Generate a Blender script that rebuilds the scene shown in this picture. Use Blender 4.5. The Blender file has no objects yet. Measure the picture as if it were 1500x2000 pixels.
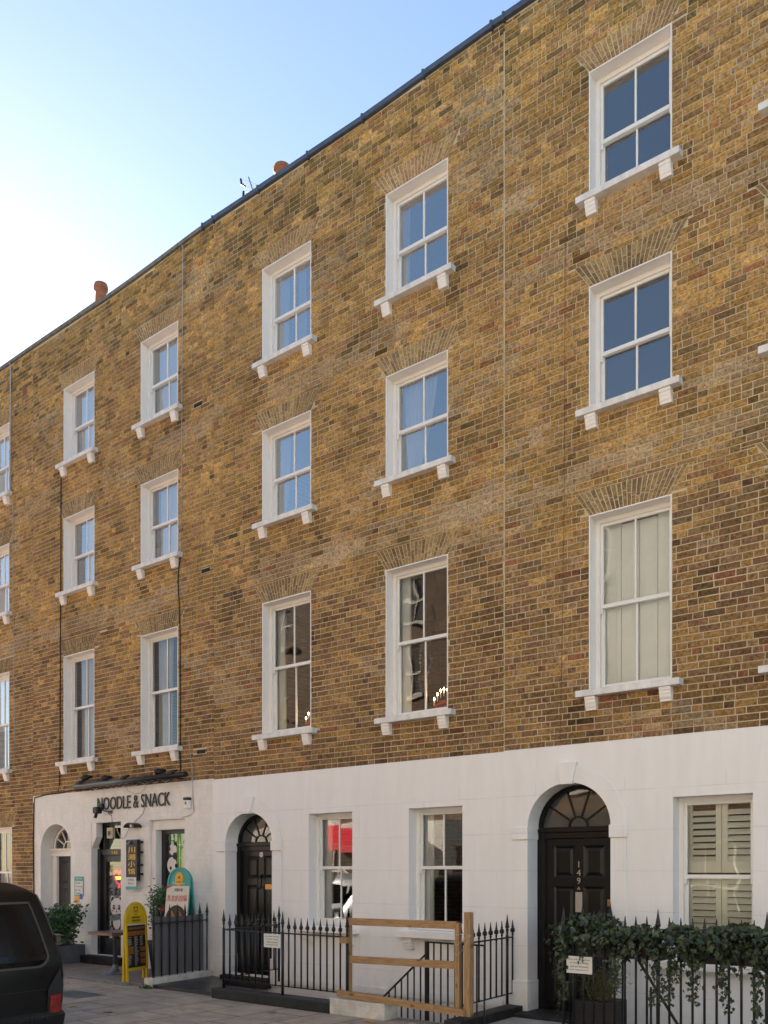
import bpy, math, random
from mathutils import Vector, Matrix, noise
random.seed(7)
SC = bpy.context.scene
COL = SC.collection
R = math.radians
# ------------------------------------------------------------------ survey: camera and facade plane (y=0), x along the terrace
f = 1750.0; CC = 15.36
TH = math.atan(f/2183); ct, st = math.cos(TH), math.sin(TH)
D = CC*f/math.hypot(f, 2183)
def ray(px, py):
    a = (px-750)/f
    return (-st+a*ct, ct+a*st, (1700-py)/f)
def on_y(px, py, y0=0.0):
    d = ray(px, py); t = (y0+D)/d[1]; return t*d[0], 1.7+t*d[2]
def fx(px, y0=0.0): return on_y(px, 1700, y0)[0]
def on_z(px, py, z0):
    d = ray(px, py); t = (z0-1.7)/d[2]; return t*d[0], -D+t*d[1]
GZ = -0.05      # pavement level
FR = -1.36      # line of the front railings

# ------------------------------------------------------------------ materials
def newmat(name):
    m = bpy.data.materials.new(name); m.use_nodes = True
    nt = m.node_tree; b = nt.nodes['Principled BSDF']; return m, nt, b
def N(nt, t, **k):
    n = nt.nodes.new(t)
    for a, v in k.items():
        if a.startswith('i_'):
            key = a[2:]
            n.inputs[int(key) if key.isdigit() else key].default_value = v
        else: setattr(n, a, v)
    return n
def L(nt, a, b): nt.links.new(a, b)
def mat(name, col, rough=0.6, metal=0.0, nscale=0.0, namt=0.15, bump=0.0, bscale=60.0, spec=0.5, coat=0.0, emis=None, estr=0, stretch=None, ncol=None):
    m, nt, b = newmat(name)
    b.inputs['Roughness'].default_value = rough; b.inputs['Metallic'].default_value = metal
    b.inputs['Specular IOR Level'].default_value = spec
    b.inputs['Coat Weight'].default_value = coat
    c = (*col, 1)
    b.inputs['Base Color'].default_value = c
    geo = N(nt, 'ShaderNodeTexCoord')
    src = geo.outputs['Object']
    if stretch:
        mp = N(nt, 'ShaderNodeMapping'); mp.inputs['Scale'].default_value = stretch; L(nt, src, mp.inputs['Vector']); src = mp.outputs['Vector']
    if nscale:
        n = N(nt, 'ShaderNodeTexNoise'); n.inputs['Scale'].default_value = nscale; n.inputs['Detail'].default_value = 6; n.inputs['Roughness'].default_value = .65
        L(nt, src, n.inputs['Vector'])
        r = N(nt, 'ShaderNodeValToRGB')
        r.color_ramp.elements[0].position = .3; r.color_ramp.elements[1].position = .7
        d = ncol if ncol else tuple(x*(1-namt*2) for x in col)
        r.color_ramp.elements[0].color = (*d, 1); r.color_ramp.elements[1].color = (*[min(1, x*(1+namt*.5)) for x in col], 1)
        L(nt, n.outputs['Fac'], r.inputs['Fac']); L(nt, r.outputs['Color'], b.inputs['Base Color'])
        mr = N(nt, 'ShaderNodeMapRange'); mr.inputs['To Min'].default_value = min(1, rough*1.15); mr.inputs['To Max'].default_value = rough*.85
        L(nt, n.outputs['Fac'], mr.inputs['Value']); L(nt, mr.outputs['Result'], b.inputs['Roughness'])
    if bump:
        n2 = N(nt, 'ShaderNodeTexNoise'); n2.inputs['Scale'].default_value = bscale; n2.inputs['Detail'].default_value = 4
        L(nt, src, n2.inputs['Vector'])
        bp = N(nt, 'ShaderNodeBump'); bp.inputs['Strength'].default_value = bump; bp.inputs['Distance'].default_value = .01
        L(nt, n2.outputs['Fac'], bp.inputs['Height']); L(nt, bp.outputs['Normal'], b.inputs['Normal'])
    if emis:
        b.inputs['Emission Color'].default_value = (*emis, 1); b.inputs['Emission Strength'].default_value = estr
    return m

def mat_brick():
    m, nt, b = newmat('stock_brick')
    b.inputs['Roughness'].default_value = .92; b.inputs['Specular IOR Level'].default_value = .25
    at = N(nt, 'ShaderNodeAttribute'); at.attribute_name = 'Col'
    tc = N(nt, 'ShaderNodeNewGeometry')
    n1 = N(nt, 'ShaderNodeTexNoise', i_Scale=26.0, i_Detail=8.0, i_Roughness=.75); L(nt, tc.outputs['Position'], n1.inputs['Vector'])
    mr = N(nt, 'ShaderNodeMapRange'); mr.inputs['From Min'].default_value = .33; mr.inputs['From Max'].default_value = .68; mr.inputs['To Min'].default_value = .36; mr.inputs['To Max'].default_value = 1.6
    L(nt, n1.outputs['Fac'], mr.inputs['Value'])
    n2 = N(nt, 'ShaderNodeTexNoise', i_Scale=75.0, i_Detail=3.0); L(nt, tc.outputs['Position'], n2.inputs['Vector'])
    mr2 = N(nt, 'ShaderNodeMapRange'); mr2.inputs['From Min'].default_value = .30; mr2.inputs['From Max'].default_value = .40; mr2.inputs['To Min'].default_value = .35; mr2.inputs['To Max'].default_value = 1.0
    L(nt, n2.outputs['Fac'], mr2.inputs['Value'])
    mu = N(nt, 'ShaderNodeMath', operation='MULTIPLY'); L(nt, mr.outputs['Result'], mu.inputs[0]); L(nt, mr2.outputs['Result'], mu.inputs[1])
    mx = N(nt, 'ShaderNodeVectorMath', operation='SCALE'); L(nt, at.outputs['Color'], mx.inputs[0]); L(nt, mu.outputs[0], mx.inputs['Scale'])
    # pale mortar smears and lime bloom across the brick faces
    n3 = N(nt, 'ShaderNodeTexNoise', i_Scale=7.0, i_Detail=7.0, i_Roughness=.8); L(nt, tc.outputs['Position'], n3.inputs['Vector'])
    mr3 = N(nt, 'ShaderNodeMapRange'); mr3.inputs['From Min'].default_value = .6; mr3.inputs['From Max'].default_value = .8; mr3.inputs['To Max'].default_value = .45
    L(nt, n3.outputs['Fac'], mr3.inputs['Value'])
    mc = N(nt, 'ShaderNodeMix', data_type='RGBA'); L(nt, mr3.outputs['Result'], mc.inputs['Factor']); L(nt, mx.outputs['Vector'], mc.inputs['A'])
    mc.inputs['B'].default_value = (.36, .27, .17, 1)
    n6 = N(nt, 'ShaderNodeTexNoise', i_Scale=.9, i_Detail=6.0, i_Roughness=.62); L(nt, tc.outputs['Position'], n6.inputs['Vector'])
    m6 = N(nt, 'ShaderNodeMapRange'); m6.inputs['From Min'].default_value = .35; m6.inputs['From Max'].default_value = .62; m6.inputs['To Min'].default_value = .66; m6.inputs['To Max'].default_value = 1.14; L(nt, n6.outputs['Fac'], m6.inputs['Value'])
    s6 = N(nt, 'ShaderNodeVectorMath', operation='SCALE'); L(nt, mc.outputs['Result'], s6.inputs[0]); L(nt, m6.outputs[0], s6.inputs['Scale'])
    L(nt, s6.outputs[0], b.inputs['Base Color'])
    ad = N(nt, 'ShaderNodeMath', operation='ADD'); L(nt, n1.outputs['Fac'], ad.inputs[0]); L(nt, n2.outputs['Fac'], ad.inputs[1])
    bp = N(nt, 'ShaderNodeBump'); bp.inputs['Strength'].default_value = 1.0; bp.inputs['Distance'].default_value = .018
    L(nt, ad.outputs[0], bp.inputs['Height']); L(nt, bp.outputs['Normal'], b.inputs['Normal'])
    return m

def mat_stucco():
    m, nt, b = newmat('painted_stucco')
    b.inputs['Roughness'].default_value = .62
    g = N(nt, 'ShaderNodeNewGeometry'); sx = N(nt, 'ShaderNodeSeparateXYZ'); L(nt, g.outputs['Position'], sx.inputs[0])
    def M(op, a, v=None, c=None):
        n = N(nt, 'ShaderNodeMath', operation=op)
        for i, q in enumerate((a, v, c)):
            if q is None: continue
            if isinstance(q, (int, float)): n.inputs[i].default_value = q
            else: L(nt, q, n.inputs[i])
        return n.outputs[0]
    u = M('DIVIDE', M('ADD', sx.outputs['Z'], 10-2.14+.455*4), .455)
    row = M('FLOOR', u); fz = M('ABSOLUTE', M('SUBTRACT', M('FRACT', M('ADD', u, .5)), .5))
    gz_ = M('LESS_THAN', fz, .0075)
    v = M('ADD', M('DIVIDE', M('ADD', sx.outputs['X'], 50.12), 1.12), M('MULTIPLY', row, .5))
    fv = M('ABSOLUTE', M('SUBTRACT', M('FRACT', v), .5))
    gv = M('LESS_THAN', fv, .0028)
    gr = M('MAXIMUM', gz_, gv)
    fade = N(nt, 'ShaderNodeTexNoise', i_Scale=2.3, i_Detail=4.0); L(nt, g.outputs['Position'], fade.inputs['Vector'])
    fm = N(nt, 'ShaderNodeMapRange'); fm.inputs['From Min'].default_value = .35; fm.inputs['From Max'].default_value = .6; fm.inputs['To Min'].default_value = .15; fm.inputs['To Max'].default_value = 1; L(nt, fade.outputs['Fac'], fm.inputs['Value'])
    lim = M('LESS_THAN', sx.outputs['Z'], 2.75)
    gr = M('MULTIPLY', M('MULTIPLY', gr, fm.outputs['Result']), lim)
    st_ = N(nt, 'ShaderNodeMapping'); st_.inputs['Scale'].default_value = (5, 5, .7); L(nt, g.outputs['Position'], st_.inputs['Vector'])
    ns = N(nt, 'ShaderNodeTexNoise', i_Scale=1.6, i_Detail=7.0, i_Roughness=.6); L(nt, st_.outputs['Vector'], ns.inputs['Vector'])
    cr = N(nt, 'ShaderNodeValToRGB'); cr.color_ramp.elements[0].position = .32; cr.color_ramp.elements[1].position = .62
    cr.color_ramp.elements[0].color = (.77, .745, .73, 1); cr.color_ramp.elements[1].color = (.81, .785, .77, 1)
    L(nt, ns.outputs['Fac'], cr.inputs['Fac'])
    mx = N(nt, 'ShaderNodeMix', data_type='RGBA'); L(nt, M('MULTIPLY', gr, .24), mx.inputs['Factor']); L(nt, cr.outputs['Color'], mx.inputs['A']); mx.inputs['B'].default_value = (.22, .19, .17, 1)
    # splash dirt low down with an uneven edge
    n4 = N(nt, 'ShaderNodeTexNoise', i_Scale=9.0, i_Detail=6.0); L(nt, g.outputs['Position'], n4.inputs['Vector'])
    dz = M('ADD', M('MULTIPLY', n4.outputs['Fac'], .35), M('MULTIPLY', sx.outputs['Z'], -1.0))
    dm = N(nt, 'ShaderNodeMapRange'); dm.inputs['From Min'].default_value = -.05; dm.inputs['From Max'].default_value = .2; dm.inputs['To Max'].default_value = .35; L(nt, dz, dm.inputs['Value'])
    mz = N(nt, 'ShaderNodeMix', data_type='RGBA'); L(nt, dm.outputs['Result'], mz.inputs['Factor']); L(nt, mx.outputs['Result'], mz.inputs['A']); mz.inputs['B'].default_value = (.42, .38, .33, 1)
    L(nt, mz.outputs['Result'], b.inputs['Base Color'])
    n5 = N(nt, 'ShaderNodeTexNoise', i_Scale=14.0, i_Detail=8.0, i_Roughness=.7); L(nt, g.outputs['Position'], n5.inputs['Vector'])
    h = M('SUBTRACT', M('MULTIPLY', n5.outputs['Fac'], .35), M('MULTIPLY', gr, .6))
    bp = N(nt, 'ShaderNodeBump'); bp.inputs['Strength'].default_value = .5; bp.inputs['Distance'].default_value = .01; L(nt, h, bp.inputs['Height']); L(nt, bp.outputs['Normal'], b.inputs['Normal'])
    return m

def mat_glass(name='window_glass', boost=1.0, wav=.0022):
    m = bpy.data.materials.new(name); m.use_nodes = True; nt = m.node_tree; nt.nodes.clear()
    o = N(nt, 'ShaderNodeOutputMaterial'); tr = N(nt, 'ShaderNodeBsdfTransparent'); tr.inputs[0].default_value = (.94, .96, .95, 1)
    gl = N(nt, 'ShaderNodeBsdfGlossy'); gl.inputs['Roughness'].default_value = .015; gl.inputs['Color'].default_value = (1, 1, 1, 1)
    fr = N(nt, 'ShaderNodeFresnel'); fr.inputs['IOR'].default_value = 1.75
    mu = N(nt, 'ShaderNodeMath', operation='MULTIPLY'); mu.use_clamp = True; mu.inputs[1].default_value = boost; L(nt, fr.outputs[0], mu.inputs[0])
    mx = N(nt, 'ShaderNodeMixShader'); L(nt, mu.outputs[0], mx.inputs[0]); L(nt, tr.outputs[0], mx.inputs[1]); L(nt, gl.outputs[0], mx.inputs[2])
    g = N(nt, 'ShaderNodeNewGeometry'); n = N(nt, 'ShaderNodeTexNoise', i_Scale=1.9, i_Detail=1.0); L(nt, g.outputs['Position'], n.inputs['Vector'])
    bp = N(nt, 'ShaderNodeBump'); bp.inputs['Strength'].default_value = 1.0; bp.inputs['Distance'].default_value = wav; L(nt, n.outputs['Fac'], bp.inputs['Height'])
    L(nt, bp.outputs['Normal'], gl.inputs['Normal'])
    L(nt, mx.outputs[0], o.inputs[0]); return m

def mat_paving(name, c1, c2, mort, bw, bh, rot=0.0, off=.5, speck=0.0, msize=.012):
    m, nt, b = newmat(name)
    g = N(nt, 'ShaderNodeNewGeometry'); mp = N(nt, 'ShaderNodeMapping'); mp.inputs['Rotation'].default_value = (0, 0, rot); L(nt, g.outputs['Position'], mp.inputs['Vector'])
    nd = N(nt, 'ShaderNodeTexNoise', i_Scale=1.2, i_Detail=3.0); L(nt, g.outputs['Position'], nd.inputs['Vector'])
    va = N(nt, 'ShaderNodeVectorMath', operation='MULTIPLY_ADD'); L(nt, nd.outputs['Color'], va.inputs[0]); va.inputs[1].default_value = (.03, .03, 0); L(nt, mp.outputs['Vector'], va.inputs[2])
    br = N(nt, 'ShaderNodeTexBrick'); br.offset = off; br.inputs['Scale'].default_value = 1; br.inputs['Brick Width'].default_value = bw; br.inputs['Row Height'].default_value = bh
    br.inputs['Mortar Size'].default_value = msize; br.inputs['Mortar Smooth'].default_value = .3; br.inputs['Color1'].default_value = (*c1, 1); br.inputs['Color2'].default_value = (*c2, 1); br.inputs['Mortar'].default_value = (*mort, 1)
    L(nt, va.outputs['Vector'], br.inputs['Vector'])
    n = N(nt, 'ShaderNodeTexNoise', i_Scale=3.2, i_Detail=9.0, i_Roughness=.7); L(nt, g.outputs['Position'], n.inputs['Vector'])
    mr = N(nt, 'ShaderNodeMapRange'); mr.inputs['From Min'].default_value = .3; mr.inputs['From Max'].default_value = .7; mr.inputs['To Min'].default_value = .62; mr.inputs['To Max'].default_value = 1.15; L(nt, n.outputs['Fac'], mr.inputs['Value'])
    n2 = N(nt, 'ShaderNodeTexNoise', i_Scale=130.0, i_Detail=2.0); L(nt, g.outputs['Position'], n2.inputs['Vector'])
    mr2 = N(nt, 'ShaderNodeMapRange'); mr2.inputs['From Min'].default_value = .35; mr2.inputs['From Max'].default_value = .65; mr2.inputs['To Min'].default_value = 1-.2-speck; mr2.inputs['To Max'].default_value = 1.12+speck; L(nt, n2.outputs['Fac'], mr2.inputs['Value'])
    mu = N(nt, 'ShaderNodeMath', operation='MULTIPLY'); L(nt, mr.outputs[0], mu.inputs[0]); L(nt, mr2.outputs[0], mu.inputs[1])
    sc = N(nt, 'ShaderNodeVectorMath', operation='SCALE'); L(nt, br.outputs['Color'], sc.inputs[0]); L(nt, mu.outputs[0], sc.inputs['Scale'])
    L(nt, sc.outputs[0], b.inputs['Base Color']); b.inputs['Roughness'].default_value = .8
    iv = N(nt, 'ShaderNodeMath', operation='MULTIPLY_ADD'); L(nt, br.outputs['Fac'], iv.inputs[0]); iv.inputs[1].default_value = -.8; L(nt, n.outputs['Fac'], iv.inputs[2])
    bp = N(nt, 'ShaderNodeBump'); bp.inputs['Strength'].default_value = .6; bp.inputs['Distance'].default_value = .012; L(nt, iv.outputs[0], bp.inputs['Height']); L(nt, bp.outputs['Normal'], b.inputs['Normal'])
    return m

def mat_wood(name, stretch, kn):
    m = mat(name, (.42, .25, .115), .75, nscale=5, namt=.24, bump=.25, bscale=30, stretch=stretch)
    nt = m.node_tree; b = nt.nodes['Principled BSDF']; src = b.inputs['Base Color'].links[0].from_socket
    tc = N(nt, 'ShaderNodeNewGeometry'); mp = N(nt, 'ShaderNodeMapping'); mp.inputs['Scale'].default_value = kn; L(nt, tc.outputs['Position'], mp.inputs['Vector'])
    v = N(nt, 'ShaderNodeTexVoronoi', i_Scale=1.0); L(nt, mp.outputs['Vector'], v.inputs['Vector'])
    mr = N(nt, 'ShaderNodeMapRange'); mr.inputs['From Min'].default_value = .12; mr.inputs['From Max'].default_value = .2; mr.inputs['To Min'].default_value = .8; mr.inputs['To Max'].default_value = 0; L(nt, v.outputs['Distance'], mr.inputs['Value'])
    mx = N(nt, 'ShaderNodeMix', data_type='RGBA'); L(nt, mr.outputs[0], mx.inputs['Factor']); L(nt, src, mx.inputs['A']); mx.inputs['B'].default_value = (.10, .045, .015, 1); L(nt, mx.outputs['Result'], b.inputs['Base Color'])
    return m
def mat_leaf(name, c1, c2, rough=.45, tr=.25):
    m, nt, b = newmat(name)
    at = N(nt, 'ShaderNodeAttribute'); at.attribute_name = 'Col'
    mx = N(nt, 'ShaderNodeMix', data_type='RGBA'); mx.inputs['A'].default_value = (*c1, 1); mx.inputs['B'].default_value = (*c2, 1)
    L(nt, at.outputs['Fac'], mx.inputs['Factor']); L(nt, mx.outputs['Result'], b.inputs['Base Color'])
    b.inputs['Roughness'].default_value = rough
    b.inputs['Transmission Weight'].default_value = 0
    b.inputs['Subsurface Weight'].default_value = 0
    return m

M = dict(
 brick=mat_brick(),
 mortar=mat('mortar', (.60, .505, .345), .95, nscale=1.6, namt=.17, bump=.5, bscale=90),
 stucco=mat_stucco(),
 shopwhite=mat('painted_brick', (.78, .745, .71), .6, nscale=5, namt=.06, bump=.6, bscale=30, stretch=(1, 1, .5)),
 reveal=mat('white_paint_render', (.83, .79, .75), .55, nscale=6, namt=.03, bump=.15, bscale=40),
 white=mat('white_gloss_paint', (.80, .79, .77), .35, nscale=8, namt=.02),
 stone=mat('painted_stone_sill', (.78, .76, .74), .65, nscale=6, namt=.14, bump=.3, bscale=50, stretch=(1, 1, .4)),
 glass=mat_glass(boost=3.2), glasssky=mat_glass('bright_glass', 4.6), glassold=mat_glass('old_glass', 1.15, .004), glassdark=mat_glass('ground_glass', 1.8, .0012),
 black=mat('black_gloss_paint', (.005, .004, .004), .3, nscale=6, namt=.2, spec=.3),
 iron=mat('black_painted_iron', (.006, .006, .006), .5, nscale=30, namt=.3, bump=.3, bscale=120),
 lead=mat('lead_flashing', (.085, .11, .165), .5, metal=.3, nscale=9, namt=.15, bump=.4, bscale=14),
 coping=mat('weathered_coping', (.20, .185, .165), .9, nscale=10, namt=.25, bump=.5, bscale=60),
 slate=mat('roof_slate', (.06, .065, .075), .7, nscale=8),
 terra=mat('terracotta', (.36, .13, .065), .8, nscale=14, namt=.2, bump=.3),
 interior=mat('interior_plaster', (.16, .14, .12), .9, nscale=2),
 blind=mat('blind_fabric', (.78, .78, .78), .85, nscale=3, namt=.06, stretch=(1, 1, 8)),
 blindw=mat('pale_blind_fabric', (.88, .89, .90), .85, nscale=3, namt=.06, stretch=(1, 1, .2)),
 dark=mat('dark_fabric', (.02, .022, .028), .8),
 curtain=mat('sheer_curtain', (.72, .72, .73), .9, nscale=5, namt=.05, stretch=(3, 3, .3)),
 shutter=mat('shutter_paint', (.82, .87, .90), .5, nscale=4, namt=.04),
 louvre=mat('louvre_paint', (.86, .86, .80), .45),
 grey=mat('dark_grey_paint', (.014, .014, .016), .4, nscale=9),
 panel=mat('charcoal_board', (.14, .132, .135), .6, nscale=4, namt=.08, stretch=(6, 1, .3)),
 wood=mat_wood('softwood', (1, 12, 12), (4.2, 3, 9)),
 woodv=mat_wood('softwood_upright', (12, 12, 1), (9, 3, 4.2)),
 woodtop=mat('table_wood', (.30, .13, .05), .5, nscale=8, namt=.2, stretch=(1, 8, 8)),
 tabletop=mat('table_laminate', (.09, .08, .085), .35, nscale=12),
 metal=mat('grey_metal', (.16, .18, .20), .4, metal=.5, nscale=8),
 chrome=mat('chrome', (.6, .6, .6), .2, metal=1),
 brass=mat('brass', (.45, .25, .08), .35, metal=.8, nscale=20),
 silverplate=mat('dull_nickel', (.42, .38, .34), .45, metal=.5),
 trough=mat('fibre_trough', (.10, .105, .12), .8, nscale=5, namt=.15, bump=.2),
 yellow=mat('yellow_plastic', (.72, .46, .01), .4, nscale=4, namt=.05),
 teal=mat('teal_plastic', (.055, .33, .30), .45), tealdark=mat('dark_green_board', (.01, .17, .12), .5),
 paper=mat('white_print', (.68, .66, .63), .6), cream=mat('cream_print', (.66, .6, .52), .6),
 orange=mat('orange_sticker', (.72, .36, .03), .5), blue=mat('blue_sticker', (.02, .04, .45), .5), red=mat('red_print', (.55, .02, .02), .55),
 menu=mat('menu_print', (.035, .022, .022), .45, nscale=9, namt=.4), food=mat('food_print', (.45, .17, .04), .5, nscale=60, namt=.35, ncol=(.10, .05, .02)),
 foodpale=mat('food_print_pale', (.5, .38, .25), .5, nscale=70, namt=.35, ncol=(.12, .07, .04)),
 bamboo=mat('bamboo_sticker', (.13, .42, .02), .5), pinkish=mat('blush_pink', (.6, .2, .18), .6),
 bluegrey=mat('banner_grey', (.20, .28, .26), .6),
 gold=mat('gold_lettering', (.62, .36, .06), .35, metal=.5), goldsign=mat('carved_board', (.03, .018, .018), .5, nscale=7, namt=.3, bump=.4, bscale=20),
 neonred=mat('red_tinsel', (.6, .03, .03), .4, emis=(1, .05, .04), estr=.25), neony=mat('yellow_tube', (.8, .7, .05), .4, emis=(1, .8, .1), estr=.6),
 bulb=mat('candle_bulb', (1, .8, .5), .4, emis=(1, .62, .25), estr=9), candle=mat('candle_white', (.8, .76, .7), .5), candlered=mat('candle_bridge_red', (.3, .02, .015), .5),
 beige=mat('beige_plastic', (.5, .42, .28), .5), cable=mat('black_cable', (.015, .014, .014), .7), cablew=mat('grey_cable', (.42, .40, .37), .7), cableb=mat('brown_cable', (.13, .07, .04), .8),
 airbrick=mat('iron_airbrick', (.015, .015, .018), .8), terravent=mat('terracotta_vent', (.30, .10, .065), .85, nscale=20),
 stonewhite=mat('limewashed_kerb', (.62, .58, .53), .85, nscale=5, namt=.2, bump=.6, bscale=25), blackstone=mat('black_painted_kerb', (.018, .017, .017), .65, nscale=7, namt=.35, bump=.4, bscale=30),
 slab=mat('wet_slate_paving', (.035, .036, .04), .35, nscale=3, namt=.3, bump=.2),
 paving=mat_paving('york_paving', (.47, .365, .27), (.36, .29, .225), (.13, .105, .08), .93, .62, rot=math.pi/2),
 fore=mat_paving('forecourt_concrete', (.27, .225, .18), (.23, .195, .165), (.09, .08, .07), 1.6, 1.4),
 terrazzo=mat_paving('speckled_granite', (.42, .40, .37), (.38, .36, .34), (.3, .29, .27), 3, 3, speck=.25),
 kerb=mat('granite_kerb', (.24, .225, .21), .8, nscale=30, namt=.2, bump=.3),
 oppane=mat('opposite_pane', (.10, .085, .07), .2, spec=.4),
 asphalt=mat('asphalt', (.05, .05, .052), .9, nscale=25, namt=.2, bump=.6, bscale=140),
 soil=mat('soil', (.03, .02, .012), 1, nscale=20, bump=1),
 tyre=mat('tyre_rubber', (.012, .012, .012), .8), vanblack=mat('black_car_paint', (.004, .004, .004), .3, spec=.35, coat=.12, nscale=2.5, namt=.2),
 vansilver=mat('silver_car_paint', (.22, .23, .24), .5, metal=.2, coat=.1), carglass=mat('tinted_glass', (.006, .006, .007), .12, spec=.35, nscale=3, namt=.3),
 tail=mat('red_lamp', (.30, .012, .008), .2, coat=1, nscale=9, namt=.35), vantrim=mat('black_plastic', (.012, .012, .013), .55), trimedge=mat('window_trim', (.10, .085, .07), .3, metal=.4),
 leaf=mat_leaf('shrub_leaf', (.018, .055, .012), (.06, .14, .03)), ivy=mat_leaf('ivy_leaf', (.006, .014, .005), (.050, .078, .028), .4), herb=mat_leaf('herb_leaf', (.06, .075, .02), (.16, .17, .06)),
 flower=mat('red_petals', (.6, .015, .015), .5), stem=mat('stem', (.10, .08, .04), .8), moss=mat_leaf('weed_leaf', (.04, .07, .015), (.10, .15, .04)),
 fallen=mat('autumn_leaf', (.75, .40, .04), .6, nscale=20), fallenb=mat('brown_leaf', (.42, .17, .04), .7, nscale=20),
 opbrick=mat_paving('opposite_brick', (.22, .13, .07), (.15, .085, .05), (.3, .24, .17), .225, .075, msize=.006), awning=mat('red_awning', (.75, .02, .03), .6, nscale=2, namt=.1),
 opcream=mat('cream_stucco', (.76, .71, .62), .7, nscale=2), opdark=mat('dark_shopfront', (.03, .03, .03), .5),  # opcream: pale colour chosen to bounce more light back onto the terrace
)
# the opposite facade stands upright: lay its courses in the XZ plane
for nn in M['opbrick'].node_tree.nodes:
    if nn.type == 'MAPPING': nn.inputs['Rotation'].default_value = (math.pi/2, 0, 0)

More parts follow.
